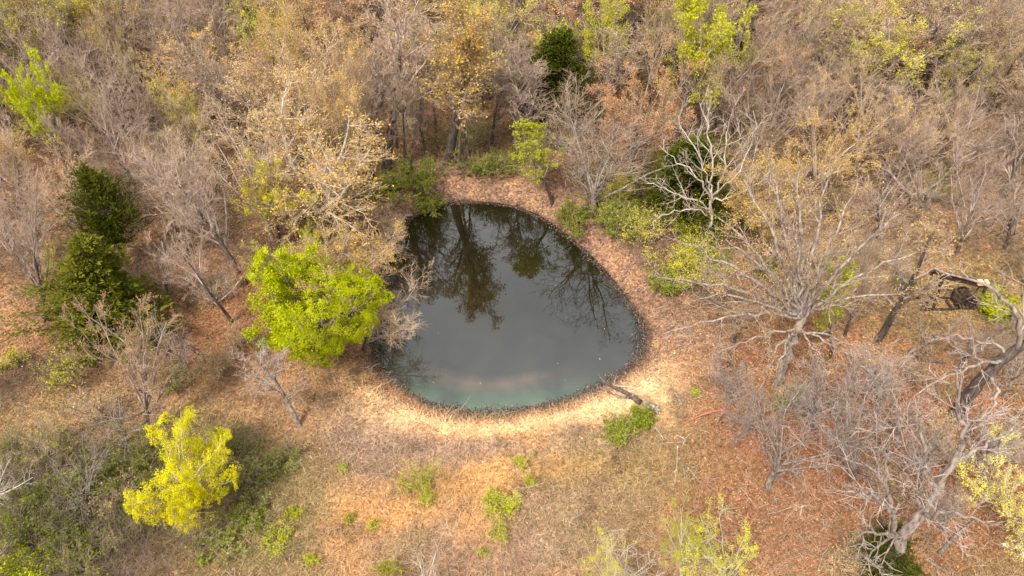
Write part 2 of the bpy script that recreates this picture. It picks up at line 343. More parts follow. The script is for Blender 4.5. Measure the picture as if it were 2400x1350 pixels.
def ground_col(x, y, d=None):
    if d is None: d = pond_dist(x, y)
    P = np.stack([x, y, 0*x], -1); ok = (y*CT+HC*ST) > 5
    px, py = to_px(P); px = np.where(ok, px, 1200); py = np.where(ok, py, 3000)
    nz = fbm(x, y, .45, 11); n2 = fbm(x, y, 1.7, 31); n3 = fbm(x, y, .16, 51)
    wx = (fbm(x, y, .3, 71)-.5)*140; wy = (fbm(x, y, .3, 91)-.5)*70
    c = np.broadcast_to(np.array(COLS['straw']), x.shape+(3,)).copy()
    def mixc(c, name, f):
        f = np.clip(f, 0, 1)[..., None]; return c*(1-f) + np.array(COLS[name])*f
    c = mixc(c, 'floor', np.clip((720-py)/220, 0, .9)); c = mixc(c, 'litter', np.clip((620-py)/200, 0, 1)*np.clip((n3-.45)*5, 0, .8))  # woodland floor darkened in its colour to deepen the shade under the trees
    c = mixc(c, 'olive', np.clip((nz-.52)*4, 0, .45))
    for bx, by, rx, ry, nm, s in BL:
        g = np.exp(-(((px+wx-bx)/rx)**2+((py+wy-by)/ry)**2)*.8)
        c = mixc(c, nm, s*np.clip(g*1.5*(.45+1.1*n2), 0, 1))
    c = mixc(c, 'bank', np.clip(1-(d-.7+(n2-.5)*1.2)/1.2, 0, 1)*np.where(py > 900, .45, .75))
    c = mixc(c, 'sand', np.exp(-((d-1.75-(n2-.5)*1.6)/.5)**2)*np.clip((py-900)/50, 0, 1)*np.clip((1640-px)/80, 0, 1)*np.clip(nz*2.2-.15, .2, .95))
    side = .8*np.clip((px-1380)/120, 0, 1)*np.clip((py-650)/80, 0, 1) + np.clip((560-py)/60, 0, 1)*.45 + np.clip((960-px)/80, 0, 1)*.5
    c = mixc(c, 'mud', np.clip(1-(d-.05-.35*side+(n2-.5)*.9)/.4, 0, 1)*.9)
    n4 = fbm(x, y, .9, 131)
    c = mixc(c, 'straw', np.clip((n4-.58)*5, 0, .5)*(py < 950)); c = mixc(c, 'floor', np.clip((.42-n4)*4, 0, .55))
    return c*(.78+.44*n2)[..., None]
def axis(lo, hi, st, far):
    a = list(np.arange(lo, hi+st/2, st)); s = st
    while a[-1] < far: s *= 1.25; a.append(a[-1]+s)
    s = st; b = []
    q = lo
    while q > -far: s *= 1.25; q -= s; b.append(q)
    return np.array(b[::-1]+a)
gx = axis(-42, 42, .22, 1500); gy = axis(9, 62, .22, 1500)
X, Y = np.meshgrid(gx, gy, indexing='ij'); Dp = pond_dist(X, Y); Z = ground_z(X, Y, Dp)
nx, ny = X.shape; idx = np.arange(nx*ny).reshape(nx, ny)
F = np.stack([idx[:-1, :-1], idx[1:, :-1], idx[1:, 1:], idx[:-1, 1:]], -1).reshape(-1, 4)
def ground_mat():
    m, t, b = mat('leaf_litter_and_dry_grass'); L = t.links.new
    a = N(t, 'ShaderNodeAttribute', attribute_name='Gcol'); g = N(t, 'ShaderNodeNewGeometry')
    v = N(t, 'ShaderNodeTexVoronoi'); v.inputs['Scale'].default_value = 7.5; L(g.outputs['Position'], v.inputs['Vector'])
    v2 = N(t, 'ShaderNodeTexNoise'); v2.inputs['Scale'].default_value = 5.; v2.inputs['Detail'].default_value = 8; v2.inputs['Roughness'].default_value = .8; L(g.outputs['Position'], v2.inputs['Vector'])
    sp = N(t, 'ShaderNodeSeparateColor'); L(v.outputs['Color'], sp.inputs[0])
    r1 = ramp(t, [(.42, .38, .36), (1.0, 1.0, 1.0), (1.75, 1.6, 1.45)], [0, .5, 1]); L(sp.outputs[0], r1.inputs[0])
    r2 = ramp(t, [(.45, .42, .42), (1, 1, 1), (1.5, 1.5, 1.5)], [.3, .52, .72]); L(v2.outputs['Fac'], r2.inputs[0])
    m1 = N(t, 'ShaderNodeMixRGB', blend_type='MULTIPLY'); m1.inputs[0].default_value = .85
    m2 = N(t, 'ShaderNodeMixRGB', blend_type='MULTIPLY'); m2.inputs[0].default_value = .9
    L(a.outputs['Color'], m1.inputs[1]); L(r1.outputs[0], m1.inputs[2]); L(m1.outputs[0], m2.inputs[1]); L(r2.outputs[0], m2.inputs[2])
    L(m2.outputs[0], b.inputs['Base Color']); b.inputs['Roughness'].default_value = .95; b.inputs['Specular IOR Level'].default_value = .1
    bp = N(t, 'ShaderNodeBump'); bp.inputs['Distance'].default_value = .08; bp.inputs['Strength'].default_value = .7
    L(v2.outputs['Fac'], bp.inputs['Height']); L(bp.outputs[0], b.inputs['Normal'])
    return m
me = mesh('ground', np.stack([X, Y, Z], -1), F, [ground_mat()], smooth=True)
gc = ground_col(X, Y, Dp).reshape(-1, 3)
ga = me.attributes.new('Gcol', 'FLOAT_COLOR', 'POINT'); ga.data.foreach_set('color', np.concatenate([gc, np.ones((len(gc), 1))], 1).astype(np.float32).ravel())
tag(link('ground', me), kind='structure')
# water: a flat sheet a little larger than the outline, meeting the sloping bank
def water_mat():
    m, t, b = mat('pond_water'); L = t.links.new
    a = N(t, 'ShaderNodeAttribute', attribute_name='Gcol'); g0 = N(t, 'ShaderNodeNewGeometry'); n0 = N(t, 'ShaderNodeTexNoise'); n0.inputs['Scale'].default_value = .55; n0.inputs['Detail'].default_value = 7; n0.inputs['Distortion'].default_value = .3
    r0 = ramp(t, [(.65, .65, .65), (1, 1, 1), (1.35, 1.3, 1.2)], [.32, .5, .7]); m0 = N(t, 'ShaderNodeMixRGB', blend_type='MULTIPLY'); m0.inputs[0].default_value = 1
    L(g0.outputs['Position'], n0.inputs['Vector']); L(n0.outputs['Fac'], r0.inputs[0]); L(a.outputs['Color'], m0.inputs[1]); L(r0.outputs[0], m0.inputs[2]); L(m0.outputs[0], b.inputs['Base Color'])
    b.inputs['Roughness'].default_value = .02; b.inputs['IOR'].default_value = 1.9
    g = N(t, 'ShaderNodeNewGeometry'); n = N(t, 'ShaderNodeTexNoise'); n.inputs['Scale'].default_value = 1.6; n.inputs['Detail'].default_value = 3
    bp = N(t, 'ShaderNodeBump'); bp.inputs['Distance'].default_value = .02; bp.inputs['Strength'].default_value = .12
    L(g.outputs['Position'], n.inputs['Vector']); L(n.outputs['Fac'], bp.inputs['Height']); L(bp.outputs[0], b.inputs['Normal'])
    return m
cen = pl.mean(0); rings = [0, .15, .3, .45, .6, .7, .78, .84, .88, .92, .95, .975, 1.0, 1.04]
V = [np.array([[cen[0], cen[1], WZ]])]
for r in rings[1:]: V.append(np.concatenate([cen+(pl-cen)*r, np.full((len(pl), 1), WZ)], 1))
V = np.concatenate(V); n = len(pl); F = []
for i in range(n): F.append((0, 0, 1+i, 1+(i+1) % n))
Fq = [(1+(k)*n+i, 1+(k+1)*n+i, 1+(k+1)*n+(i+1) % n, 1+k*n+(i+1) % n) for k in range(len(rings)-2) for i in range(n)]
# centre fan as a thin inner ring instead of triangles
V[0] = V[1]; inner = V[1:1+n].copy()
bmv = V; wm = bpy.data.meshes.new('water'); faces = [tuple(range(1, n+1))] + Fq
wm.from_pydata([tuple(q) for q in V], [], faces); wm.materials.append(water_mat())
wx_, wy_ = V[:, 0], V[:, 1]; dd = pond_dist(wx_, wy_); ppx, ppy = to_px(V)
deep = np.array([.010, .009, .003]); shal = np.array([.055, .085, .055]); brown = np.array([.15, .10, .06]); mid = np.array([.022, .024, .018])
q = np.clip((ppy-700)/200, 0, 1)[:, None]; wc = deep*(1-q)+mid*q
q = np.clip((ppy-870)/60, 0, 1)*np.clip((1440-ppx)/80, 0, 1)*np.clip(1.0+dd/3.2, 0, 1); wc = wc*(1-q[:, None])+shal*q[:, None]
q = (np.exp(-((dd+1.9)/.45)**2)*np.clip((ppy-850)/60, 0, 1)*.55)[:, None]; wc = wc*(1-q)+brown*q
wa = wm.attributes.new('Gcol', 'FLOAT_COLOR', 'POINT'); wa.data.foreach_set('color', np.concatenate([wc, np.ones((len(wc), 1))], 1).astype(np.float32).ravel())
tag(link('water', wm), kind='structure')
def gz(x, y): return float(ground_z(np.array([x]), np.array([y]))[0])
# ------------------------------------------------------------------ woodland floor stuff
def vmat(name, rough=.9, trans=.0):
    m, t, b = mat(name); a = N(t, 'ShaderNodeAttribute', attribute_name='Col'); t.links.new(a.outputs['Color'], b.inputs['Base Color'])
    b.inputs['Roughness'].default_value = rough; b.inputs['Specular IOR Level'].default_value = .15
    return m
rg = np.random.default_rng(77)
def scatter_px(n, x0, x1, y0, y1, power=1.0):
    """points on the ground, spread evenly over the part of the wood the valley shows"""
    px = rg.uniform(x0, x1, n); py = y0+(y1-y0)*rg.random(n)**power
    P = at_z(px, py, 0.); return P[:, 0], P[:, 1]
def blades(x, y, ln, wd, col, lay, mname, name, z0=None):
    n = len(x); d = pond_dist(x, y); k = d > .15; x, y, ln, wd, col, lay, d = (q[k] for q in (x, y, ln, wd, col, lay, d)); n = len(x)
    z = ground_z(x, y, d); a = rg.random(n)*6.28; B = np.stack([x, y, z-.01], -1)
    D = nrm(np.stack([np.cos(a)*lay, np.sin(a)*lay, np.ones(n)], -1)); S = nrm(np.cross(D, UP+rg.normal(0, .5, (n, 3))))
    bend = np.stack([np.cos(a), np.sin(a), -np.ones(n)*.4], -1)*.25
    m1 = B + D*(ln*.55)[:, None]; tip = B + (D+bend)*ln[:, None]; s = S*(wd*.5)[:, None]
    V = np.stack([B-s, B+s, m1+s*.9, m1-s*.9, tip+s*.3, tip-s*.3], 1).reshape(-1, 3)
    i = np.arange(n)*6; F = np.concatenate([np.stack([i, i+1, i+2, i+3], -1), np.stack([i+3, i+2, i+4, i+5], -1)])
    return link(name, mesh(name, V, F, [vmat(mname)], col=np.concatenate([col, col])))
n = 270000
x, y = scatter_px(n, -60, 2460, 560, 1400, .85)
px, py = to_px(np.stack([x, y, 0*x], -1))
c = ground_col(x, y); tone = rg.random(n)
c = c*(.5+1.1*tone)[:, None]; c = c*(1-.25*(tone > .6)[:, None]) + np.array([.6, .44, .27])*.25*(tone > .6)[:, None]
ln = rg.uniform(.10, .36, n)*(.7+.9*vnoise(x, y, .8, 5)); o = blades(x, y, ln, rg.uniform(.010, .024, n), c, rg.uniform(.5, 3.5, n), 'dry_grass_blades', 'dry_grass')
tag(o, 'tangle of dry straw-coloured grass covering the clearing around the pond', 'grass', kind='stuff')
n = 160000   # fallen leaves
x, y = scatter_px(n, -60, 2460, -60, 1400, .8); d = pond_dist(x, y)
px, py = to_px(np.stack([x, y, 0*x], -1)); dens = np.where((px > 1620) | (py < 850) | (d < 1.2), 1, .16); dens = np.where((py > 880) & (px < 1560) & (d > 1.2) & (d < 3), .12, dens)
k = (rg.random(n) < dens) & (d > .0); x, y, d = x[k], y[k], d[k]; n = len(x); z = ground_z(x, y, d)+.02+rg.random(n)*.03
a = nrm(np.stack([rg.normal(0, 1, n), rg.normal(0, 1, n), rg.normal(0, .3, n)], -1)); e = nrm(np.cross(a, UP+rg.normal(0, .35, (n, 3)))); s = (rg.uniform(.07, .16, n)*(1+.01*np.clip(y-30, 0, 40)))[:, None]
P = np.stack([x, y, z], -1); V = np.stack([P-a*s*.5, P+e*s*.33, P+a*s*.5, P-e*s*.33], 1).reshape(-1, 3)
pal = np.array([(.26, .12, .06), (.41, .22, .12), (.52, .32, .18), (.18, .10, .06), (.62, .43, .27), (.10, .06, .04)])
lc = pal[rg.choice(6, n, p=[.26, .26, .18, .14, .08, .08])]*rg.uniform(.75, 1.2, (n, 1)); lc = lc*.45+ground_col(x, y, d)*lc*2.2
near = np.clip(1-(d-.1)/.6, 0, 1)[:, None]*.55; lc = lc*(1-near)+np.array([.09, .06, .05])*near
tag(link('leaf_litter', mesh('leaf_litter', V, np.arange(4*n).reshape(-1, 4), [vmat('fallen_leaves')], col=lc)), 'rust brown fallen leaves strewn over the woodland floor', 'leaf litter', kind='stuff')
# dark shoreline rubble
n = 15000; i = rg.integers(0, len(pl), n); f = rg.random(n)[:, None]; p = pl[i-1]*(1-f)+pl[i]*f; tn = nrm(pl[i]-pl[i-1]); out = np.stack([tn[:, 1], -tn[:, 0]], -1)
sgn = np.sign(((pl[1]-pl[0])[1]*(pl[0]-cen)[0]-(pl[1]-pl[0])[0]*(pl[0]-cen)[1])); p = p+out*sgn*(rg.normal(.06, .05+.22*vnoise(p[:,0]+50, p[:,1]+50, .9, 77), n))[:, None]
x, y = p[:, 0], p[:, 1]; d = pond_dist(x, y); z = np.maximum(ground_z(x, y, d), WZ)+.02
a = nrm(rg.normal(0, 1, (n, 3))*[1, 1, .4]); e = nrm(np.cross(a, UP+rg.normal(0, .4, (n, 3)))); s = rg.uniform(.03, .10, n)[:, None]; P = np.stack([x, y, z], -1)
V = np.stack([P-a*s*.5, P+e*s*.35, P+a*s*.5, P-e*s*.35], 1).reshape(-1, 3)
pal = np.array([(.05, .035, .03), (.10, .07, .06), (.2, .13, .10), (.38, .26, .18), (.03, .02, .02)]); lc = pal[rg.choice(5, n, p=[.35, .25, .17, .08, .15])]
tag(link('shore_debris', mesh('shore_debris', V, np.arange(4*n).reshape(-1, 4), [vmat('wet_leaf_debris')], col=lc)), 'dark wet leaf debris lining the edge of the pond', 'debris', kind='stuff')
n = 40; u = rg.random(n*6)*40-20; v_ = rg.random(n*6)*30+18; d = pond_dist(u, v_); k = (d < -.2) & ((rg.random(n*6) < .25) | (d > -2)); u, v_ = u[k][:n], v_[k][:n]; n = len(u)
a = rg.random(n)*6.28; s = rg.uniform(.02, .06, n); A = np.stack([np.cos(a)*s, np.sin(a)*s, 0*a], -1); E = np.stack([-np.sin(a)*s, np.cos(a)*s, 0*a], -1)*.6; P = np.stack([u, v_, 0*u+WZ+.006], -1)
tag(link('floating_leaves', mesh('floating_leaves', np.stack([P-A, P+E, P+A, P-E], 1).reshape(-1, 3), np.arange(4*n).reshape(-1, 4), [vmat('floating_leaf')], col=np.tile([[.5, .36, .22]], (n, 1))*rg.uniform(.5, 1.3, (n, 1)))), 'pale fallen leaves floating on the dark pond', 'leaves', kind='stuff')
# knee-high brushwood on the floor of the wood
n = 30000; x, y = scatter_px(n, -80, 2480, -120, 1380, .75); px, py = to_px(np.stack([x, y, 0*x], -1)); d = pond_dist(x, y)
clear_px = [(860,430),(1270,420),(1380,520),(1500,650),(1640,720),(1720,860),(1600,960),(1700,1400),(560,1400),(600,1150),(560,960),(600,870),(800,800)]
k = (~inside(px, py, clear_px)) & (d > 1.2) & (fbm(x, y, .25, 200) > np.where(py > 600, np.where(((px > 1550) & (py > 850)), .8, np.where((px < 620) & (py > 1000), .6, .5)), .33)); x, y = x[k], y[k]; n = len(x)
S = np.stack([x, y, ground_z(x, y)-.03], -1); D = np.stack([rg.normal(0, .5, n), rg.normal(0, .5, n), np.ones(n)], -1)
L0 = grow(rg, S, D, rg.uniform(.5, 2.6, n), np.full(n, .011), 4, .2, .0, .5)
b1 = spawn(rg, L0, 5, .25, 1, .7, .3, .45, .7, .3, .007); L1 = grow(rg, *b1, 3, .2, .05, .6)
V, F = tubes([(L0[0], L0[1]), (L1[0], L1[1])], 3)
tag(link('brushwood', mesh('brushwood', V, F, [M['tw_brown']])), 'tangled knee-high brown brushwood filling the floor of the wood', 'brushwood', kind='stuff')

# fallen twigs everywhere under the trees and on the grass
n = 3600; x, y = scatter_px(n, -60, 2460, 200, 1380, .7); d = pond_dist(x, y); k = (d > .5) & ((to_px(np.stack([x, y, 0*x], -1))[0] > 1600) | (y > 34) | (rg.random(n) < .35)); x, y, d = x[k], y[k], d[k]; n = len(x)
D = np.stack([rg.normal(0, 1, n), rg.normal(0, 1, n), np.full(n, .04)], -1)
L0 = grow(rg, np.stack([x, y, ground_z(x, y, d)+.05], -1), D, rg.uniform(.2, 1.1, n)*rg.choice([1, 1, 1, 1.8], n), rg.uniform(.008, .018, n), 4, .16, -.01, .5)
b1 = spawn(rg, L0, 2, .3, .9, .6, .2, .5, .7, .3, .006); L1 = grow(rg, *b1, 3, .15, 0, .5)
V, F = tubes([(L0[0], L0[1]), (L1[0], L1[1])], 3)
tag(link('fallen_twigs', mesh('fallen_twigs', V, F, [M['tw_pale']])), 'thin pale fallen twigs strewn over grass and leaf litter', 'twigs', kind='stuff')
# ------------------------------------------------------------------ named trees (each crown placed by its real foot and height)
GRP = {'mauve': 'bare trees of the woodland', 'tall': 'bare trees of the woodland', 'tan': 'bare trees of the woodland', 'gold': 'golden budding trees of the woodland', 'goldtall': 'golden budding trees of the woodland',
       'peach': 'orange budding trees of the woodland', 'ygreen': 'yellow-green trees of the woodland', 'lime': 'yellow-green trees of the woodland', 'pale': 'pale barked trees', 'dead': 'dead grey trees', 'cedar': 'dark cedars of the woodland'}
NAME = {'mauve': 'bare_tree', 'tall': 'bare_tree', 'tan': 'budding_tree', 'gold': 'budding_tree', 'goldtall': 'budding_tree', 'peach': 'budding_tree', 'ygreen': 'leafing_tree', 'lime': 'leafing_tree', 'pale': 'pale_tree', 'dead': 'dead_tree', 'cedar': 'cedar_tree'}
LAND, SPOTS, PROT = [], [], []
def note(o, kind, sz, px, py): things.append((o, kind, sz, px, py))
def put(kind, pair_or_dat, tx, ty, h, wpx, label=None, land=None, foot=None, seed=0, fitit=True, name=None, dome=0):
    """tx, ty: picture position of the crown's tip for a tree h metres tall; or foot=(px,py) and h from the tip"""
    if foot:
        B = at_z(foot[0], foot[1], 0.); T = at_y(tx, ty, B[1]); h = T[2]; lean = math.atan2(T[0]-B[0], h)
        lean = max(-.22, min(.22, lean))
    else:
        T = at_z(tx, ty, h); B = T*[1, 1, 0]; lean = 0
    z = gz(B[0], B[1]); dep = B[1]*CT-(h*.6-HC)*ST; wd = wpx*dep/FPX
    dat = pair_or_dat
    if fitit: dat = fit(dat, h, wd, dome); pair = to_mesh(dat, (name or NAME[kind]))
    else: pair = dat
    e = place_pair(name or NAME[kind], pair, (B[0], B[1], z), 0, (1, 1, 1), lean)
    mid = to_px(np.array([(B[0]+T[0])/2, B[1], h*.6]))
    SPOTS.append((B[0], B[1], 1.6 + .12*wd)); tag(e, label, ('cedar' if kind == 'cedar' else 'tree'), GRP[kind])
    if not label: note(e, kind, h, *mid)
    if land: LAND.append((land, float(mid[0]), float(mid[1])))
    if label and kind in ('cedar', 'lime', 'ygreen', 'pale', 'gold', 'goldtall', 'peach', 'dead'): PROT.append((float(mid[0]), float(mid[1]), wpx/2., B[1]))
    return e
sd = [1000]
def T(kind, tx, ty, h, wpx, label=None, land=None, foot=None, dome=0, **kw):
    if kind in ('dead', 'pale') and not kw.get('leafn'):
        for a_, b_ in (('n2', 7), ('n3', 4), ('n4', 4), ('rtw', .009), ('r3', .6), ('r4', .65)): kw.setdefault(a_, b_)
    sd[0] += 1
    if kind == 'cedar': d = cedar_data(sd[0], **kw)
    else: d = tree_data(kind, sd[0], **kw)
    return put(kind, d, tx, ty, h, wpx, label, land, foot, dome=dome)
# cedars
T('cedar', 1292, 76, 8, 128, 'rounded dark green cedar standing alone at the top centre behind the pond', 'the rounded dark cedar', foot=(1290, 300), power=.5, dens=1.3)
T('cedar', 1612, 288, 8, 185, 'broad dark cedar right behind the pale bare sycamore', 'the broad dark cedar', foot=(1600, 508), power=.7, dens=1.0, lf='mid')
T('cedar', 205, 402, 7, 108, 'dark cedar with loose shaggy crown, upper one of the two on the left', 'the upper left cedar', foot=(300, 625), power=.3, lf='mid', dens=.8, low=.28)
T('cedar', 195, 572, 7, 200, 'olive green pointed cedar with wide skirt, lower one of the two on the left', 'the lower left cedar', foot=(262, 785), power=1.15, lf='olive', dens=1.3)
T('cedar', 2085, 1262, 2, 115, 'low dark green young cedar at the foot of the big dead tree', foot=(2085, 1352), power=.6, dens=.5)
# leafing trees
lime = dict(rtw=.006, tw='tw_dark', leafn=100000, leafs=.095, n1=16, len0=.3, t0=.15, a1=.85, trop1=.05, r1=1.7, r3=.5, n2=10, n4=6, dome=.92)
T('lime', 716, 594, 8, 340, 'round bright lime green leafy tree on the left bank of the pond', 'the bright lime green tree', foot=(750, 828), **lime)
T('lime', 725, 545, 6, 110, 'small lime green crown poking up behind the bright lime green tree', foot=(722, 665), leafn=7000, leafs=.13)
T('ygreen', 622, 562, 5, 140, 'thin pale yellow-green sapling tree left of the bright lime green tree', foot=(640, 690), leafn=5000)
T('ygreen', 432, 1008, 6, 245, 'lemon yellow leafy tree with white branches in the lower left', 'the lemon yellow tree', foot=(432, 1195), lf='lemon', bk='barkpale', tw='tw_tan', rtw=.005, leafn=44000, leafs=.11, style='spread', n1=14, len0=.25, t0=.15, trop1=.03, n2=9, n4=6, dome=.55)
T('lime', 1292, 285, 6, 100, 'slim lime green tree on the far bank below the rounded cedar', 'the slim lime green tree', foot=(1295, 470), style='column', leafn=4200, leafs=.15)
T('ygreen', 1545, 1150, 5, 120, 'white-stemmed sapling tree with yellow-green crown at the bottom edge, right of centre', foot=(1602, 1372), bk='barkpale', tw='tw_pale', leafn=9000, leafs=.075, n3=4, n4=5, rtw=.005)
T('ygreen', 1335, 1255, 4, 170, 'sparse yellow-green tree on thin pale stems at the bottom edge, right of the grass clearing', foot=(1440, 1420), bk='barkpale', tw='tw_pale', leafn=9000, leafs=.075, n3=4, n4=5, rtw=.005)
T('ygreen', 1690, 1225, 4, 170, 'wispy yellow-green tree at the bottom edge, nearest the orange leaf litter', foot=(1700, 1410), bk='barkpale', tw='tw_pale', leafn=9000, leafs=.075, n3=4, n4=5, rtw=.005)
T('ygreen', 2335, 1055, 5, 260, 'tall shrubby tree of scattered yellow-green leaves at the lower right edge', 'the yellow-green tree at the right edge', foot=(2390, 1290), lf='lemon', leafn=9000, leafs=.09, style='vase', bk='barkgrey', tw='tw_pale')
T('lime', 1945, 590, 5, 85, 'twisting narrow lime green tree behind the big spreading tree', 'the narrow twisting lime green tree', foot=(1950, 835), style='column', leafn=4200, leafs=.14)
T('lime', 32, 140, 9, 115, 'glowing yellow-green crown at the upper left edge', 'the glowing yellow-green crown', leafn=26000, leafs=.14, lf='lime', tw='tw_dark', rtw=.006)
T('ygreen', 640, 362, 6, 130, 'yellow-green leafing tree in front of the white-limbed golden tree', 'the yellow-green tree left of the pond', foot=(655, 572), leafn=9000, leafs=.11, lf='lemon')
T('ygreen', 122, 560, 4, 75, 'small yellow-green tree left of the olive green pointed cedar', foot=(140, 700), lf='lemon', leafn=3200, leafs=.12)
T('ygreen', 125, 985, 4, 110, 'small yellow-green tree at the left, above the green thicket', foot=(130, 1110), lf='lemon', leafn=1500)
T('gold', 40, 1165, 4, 130, 'pale-limbed tree with gold leaves in the lower left corner', foot=(10, 1370), bk='barkpale', tw='tw_pale', leafn=1400)
T('ygreen', 1435, -20, 12, 120, 'yellow-green crown at the top edge, right of the rounded cedar', foot=(1435, 265), leafn=9000, leafs=.13)
T('lime', 1275, 20, 11, 130, 'lime tinted crown just behind the rounded cedar', foot=(1275, 235), leafn=4500)
T('ygreen', 1650, -45, 13, 190, 'tall yellow-green crown at the top edge above the orange budding tree', 'the tall yellow-green crown', leafn=16000, leafs=.12)
T('ygreen', 2270, 88, 9, 110, 'yellow-green tree in the upper right woods, left one of two', 'the yellow-green tree in the upper right', leafn=4000)
T('ygreen', 2385, 60, 9, 70, 'yellow-green tree at the upper right edge, right one of two', leafn=2500)
T('ygreen', 250, 25, 10, 80, 'small yellow-green crown near the top edge in the upper left woods', leafn=3000)
T('ygreen', 400, 175, 8, 110, 'yellow-green crown behind the twisted white branches', leafn=6000)
T('lime', 580, -20, 10, 130, 'green crown at the top edge left of the golden trees', leafn=5000)
T('ygreen', 1560, -20, 10, 100, 'green-tinted crown at the top edge just left of the tall yellow-green crown', leafn=2200)
# golden and orange trees
T('gold', 650, -10, 13, 190, 'orange gold crown at the top edge, left of the tallest golden tree', 'the orange gold crown', leafn=8500, leafs=.095)
T('tan', 640, 85, 12, 270, 'wide beige budding tree under the orange gold crown', 'the wide beige budding tree', leafn=6500, leafs=.085, style='vase')
T('gold', 765, 92, 12, 160, 'golden orange tree right of the wide beige budding tree', 'the golden orange tree', leafn=7000)
T('goldtall', 1030, -40, 13, 175, 'tall golden tree with straight dark trunk behind the pond', 'the tall golden tree', foot=(1048, 385), leafn=6000, leafs=.09, r0=.022)
T('goldtall', 1085, 60, 12, 90, 'slimmer golden tree touching the right side of the tall golden tree', foot=(1075, 400), leafn=2200)
T('gold', 815, 20, 13, 110, 'golden crown above the dark trunks left of the tall golden tree', leafn=3500)
T('peach', 1492, 128, 10, 200, 'domed orange budding tree right of the rounded dark cedar', 'the domed orange budding tree', foot=(1478, 425), leafn=10000, style='fan')
T('peach', 1850, 50, 10, 140, 'pinkish orange budding tree in the upper right woods', 'the pinkish orange tree', leafn=4200)
T('gold', 1925, 212, 8, 320, 'wide spreading golden budding tree in the right woods', 'the wide spreading golden tree', foot=(1900, 480), leafn=8500, leafs=.09, style='vase', n1=11, a1=.75)
T('gold', 1840, 325, 8, 290, 'sparse golden tan tree in front of the wide spreading golden tree', foot=(1830, 620), leafn=7000, style='fan')
T('peach', 1690, 195, 8, 150, 'pinkish twig fan just behind the broad dark cedar', foot=(1665, 330), leafn=1800, tw='tw_tan')
T('peach', 292, 742, 8, 260, 'orange-tipped budding tree in front of the olive green pointed cedar', 'the orange-tipped tree', foot=(348, 1012), leafn=4500, leafs=.075, style='fan', n1=15, tw='tw_tan', r1=1.0)
T('gold', 835, 490, 6, 240, 'golden budding tree leaning over the left bank, behind the lime green tree', 'the golden tree over the bank', foot=(800, 690), leafn=8500, leafs=.085)
T('tan', 945, 640, 4, 200, 'brown twiggy tree reaching over the water from behind the lime green tree', foot=(850, 800), style='vase', leafn=700, lf='gold', rtw=.008)
T('gold', 700, 205, 12, 330, 'large golden tree on white forking limbs left of the pond', 'the large white-limbed golden tree', foot=(748, 545), bk='barkpale', tw='tw_tan', leafn=6000, leafs=.06, n1=11, len0=.2, a1=.52, trop1=.09, n2=8, n4=7, r2=.42, rtw=.007)
T('tan', 560, 250, 10, 200, 'leaning tan tree left of the large white-limbed golden tree', foot=(640, 560), bk='barkpale', leafn=900)
T('gold', 905, 480, 4, 130, 'low golden twiggy tree at the far left edge of the water', foot=(905, 560), leafn=900)
T('peach', 80, 330, 8, 160, 'tan budding tree low in the left woods near the left edge', leafn=1800)
# pale and bare
T('pale', 1320, 182, 7, 150, 'pale yellowish fan-shaped tree in front of the rounded cedar', 'the pale fan-shaped tree', foot=(1335, 365), style='fan', tw='tw_tan', leafn=900, lf='beige')
T('pale', 1385, 225, 9, 300, 'pinkish pale tree with long sprawling branches on the far right bank', 'the sprawling pale tree', foot=(1392, 505), style='spread', bk='barkgrey', tw='tw_mauve', n1=8, len0=.35, a1=.6, trop1=.04, r0=.024, n2=7, n3=5, n4=5)
T('mauve', 1200, 120, 10, 130, 'dense grey-twigged tree between the tall golden tree and the rounded cedar', foot=(1203, 370), style='column', rtw=.01)
T('tall', 905, -40, 13, 170, 'tall bare tree with thick straight trunk left of the tall golden tree', 'the thick straight trunk', foot=(905, 400), r0=.024)
T('tall', 940, 120, 9, 80, 'slim dark-trunked bare tree just right of the thick straight trunk', foot=(950, 405))
T('tall', 1130, 60, 11, 90, 'slim bare tree in shade right of the tall golden tree', foot=(1130, 290))
T('tall', 1385, 60, 10, 130, 'bare tree with dark trunk right of the rounded cedar', foot=(1385, 300))
T('mauve', 1375, 0, 12, 150, 'hazy bare crown at top right of the rounded cedar', foot=(1375, 240))
T('mauve', 385, 300, 11, 190, 'tall leaning bare tree with red tape round its foot', 'the tree with red tape', foot=(574, 662), style='column', r1=.6)
T('mauve', 430, 470, 8, 170, 'leaning bare tree with layered sprays just below the tree with red tape', foot=(542, 750), style='fan', len0=.8, r1=.6, a1=.6)
T('mauve', 60, 400, 9, 150, 'leaning bare tree with dark double trunk at the left edge', foot=(110, 750), style='fan')
T('dead', 640, 830, 5, 130, 'small leafless pale tree standing alone on the grass left of the pond', 'the small leafless tree', foot=(701, 997), style='column', r1=.5, n1=10, len0=.85)
T('dead', 445, 735, 5, 150, 'grey leafless tree beside the orange-tipped tree', foot=(432, 852), style='spread')
T('tan', 2125, 470, 8, 150, 'thin dark-trunked tree with gold buds between the big spreading tree and the pump jack', 'the thin dark-trunked tree', foot=(2058, 792), style='column', r1=.3, leafn=600, lf='gold')
T('mauve', 2030, 520, 5, 150, 'low grey leafless tree right of the big spreading tree', foot=(1980, 790), style='vase')
T('dead', 1862, 905, 5, 230, 'grey leafless tree with drooping branches standing in the red leaf litter', 'the drooping grey tree', foot=(1800, 1142), style='spread')
T('dead', 2055, 880, 6, 240, 'grey leafless tree right of the drooping grey tree', foot=(1975, 1062), style='spread')
T('dead', 2035, 985, 4, 170, 'short grey leafless tree in front of two other grey trees', foot=(1990, 1137), style='spread')
T('dead', 2170, 850, 6, 190, 'forked grey leafless tree left of the thick leaning trunk', foot=(2105, 1042), style='vase')
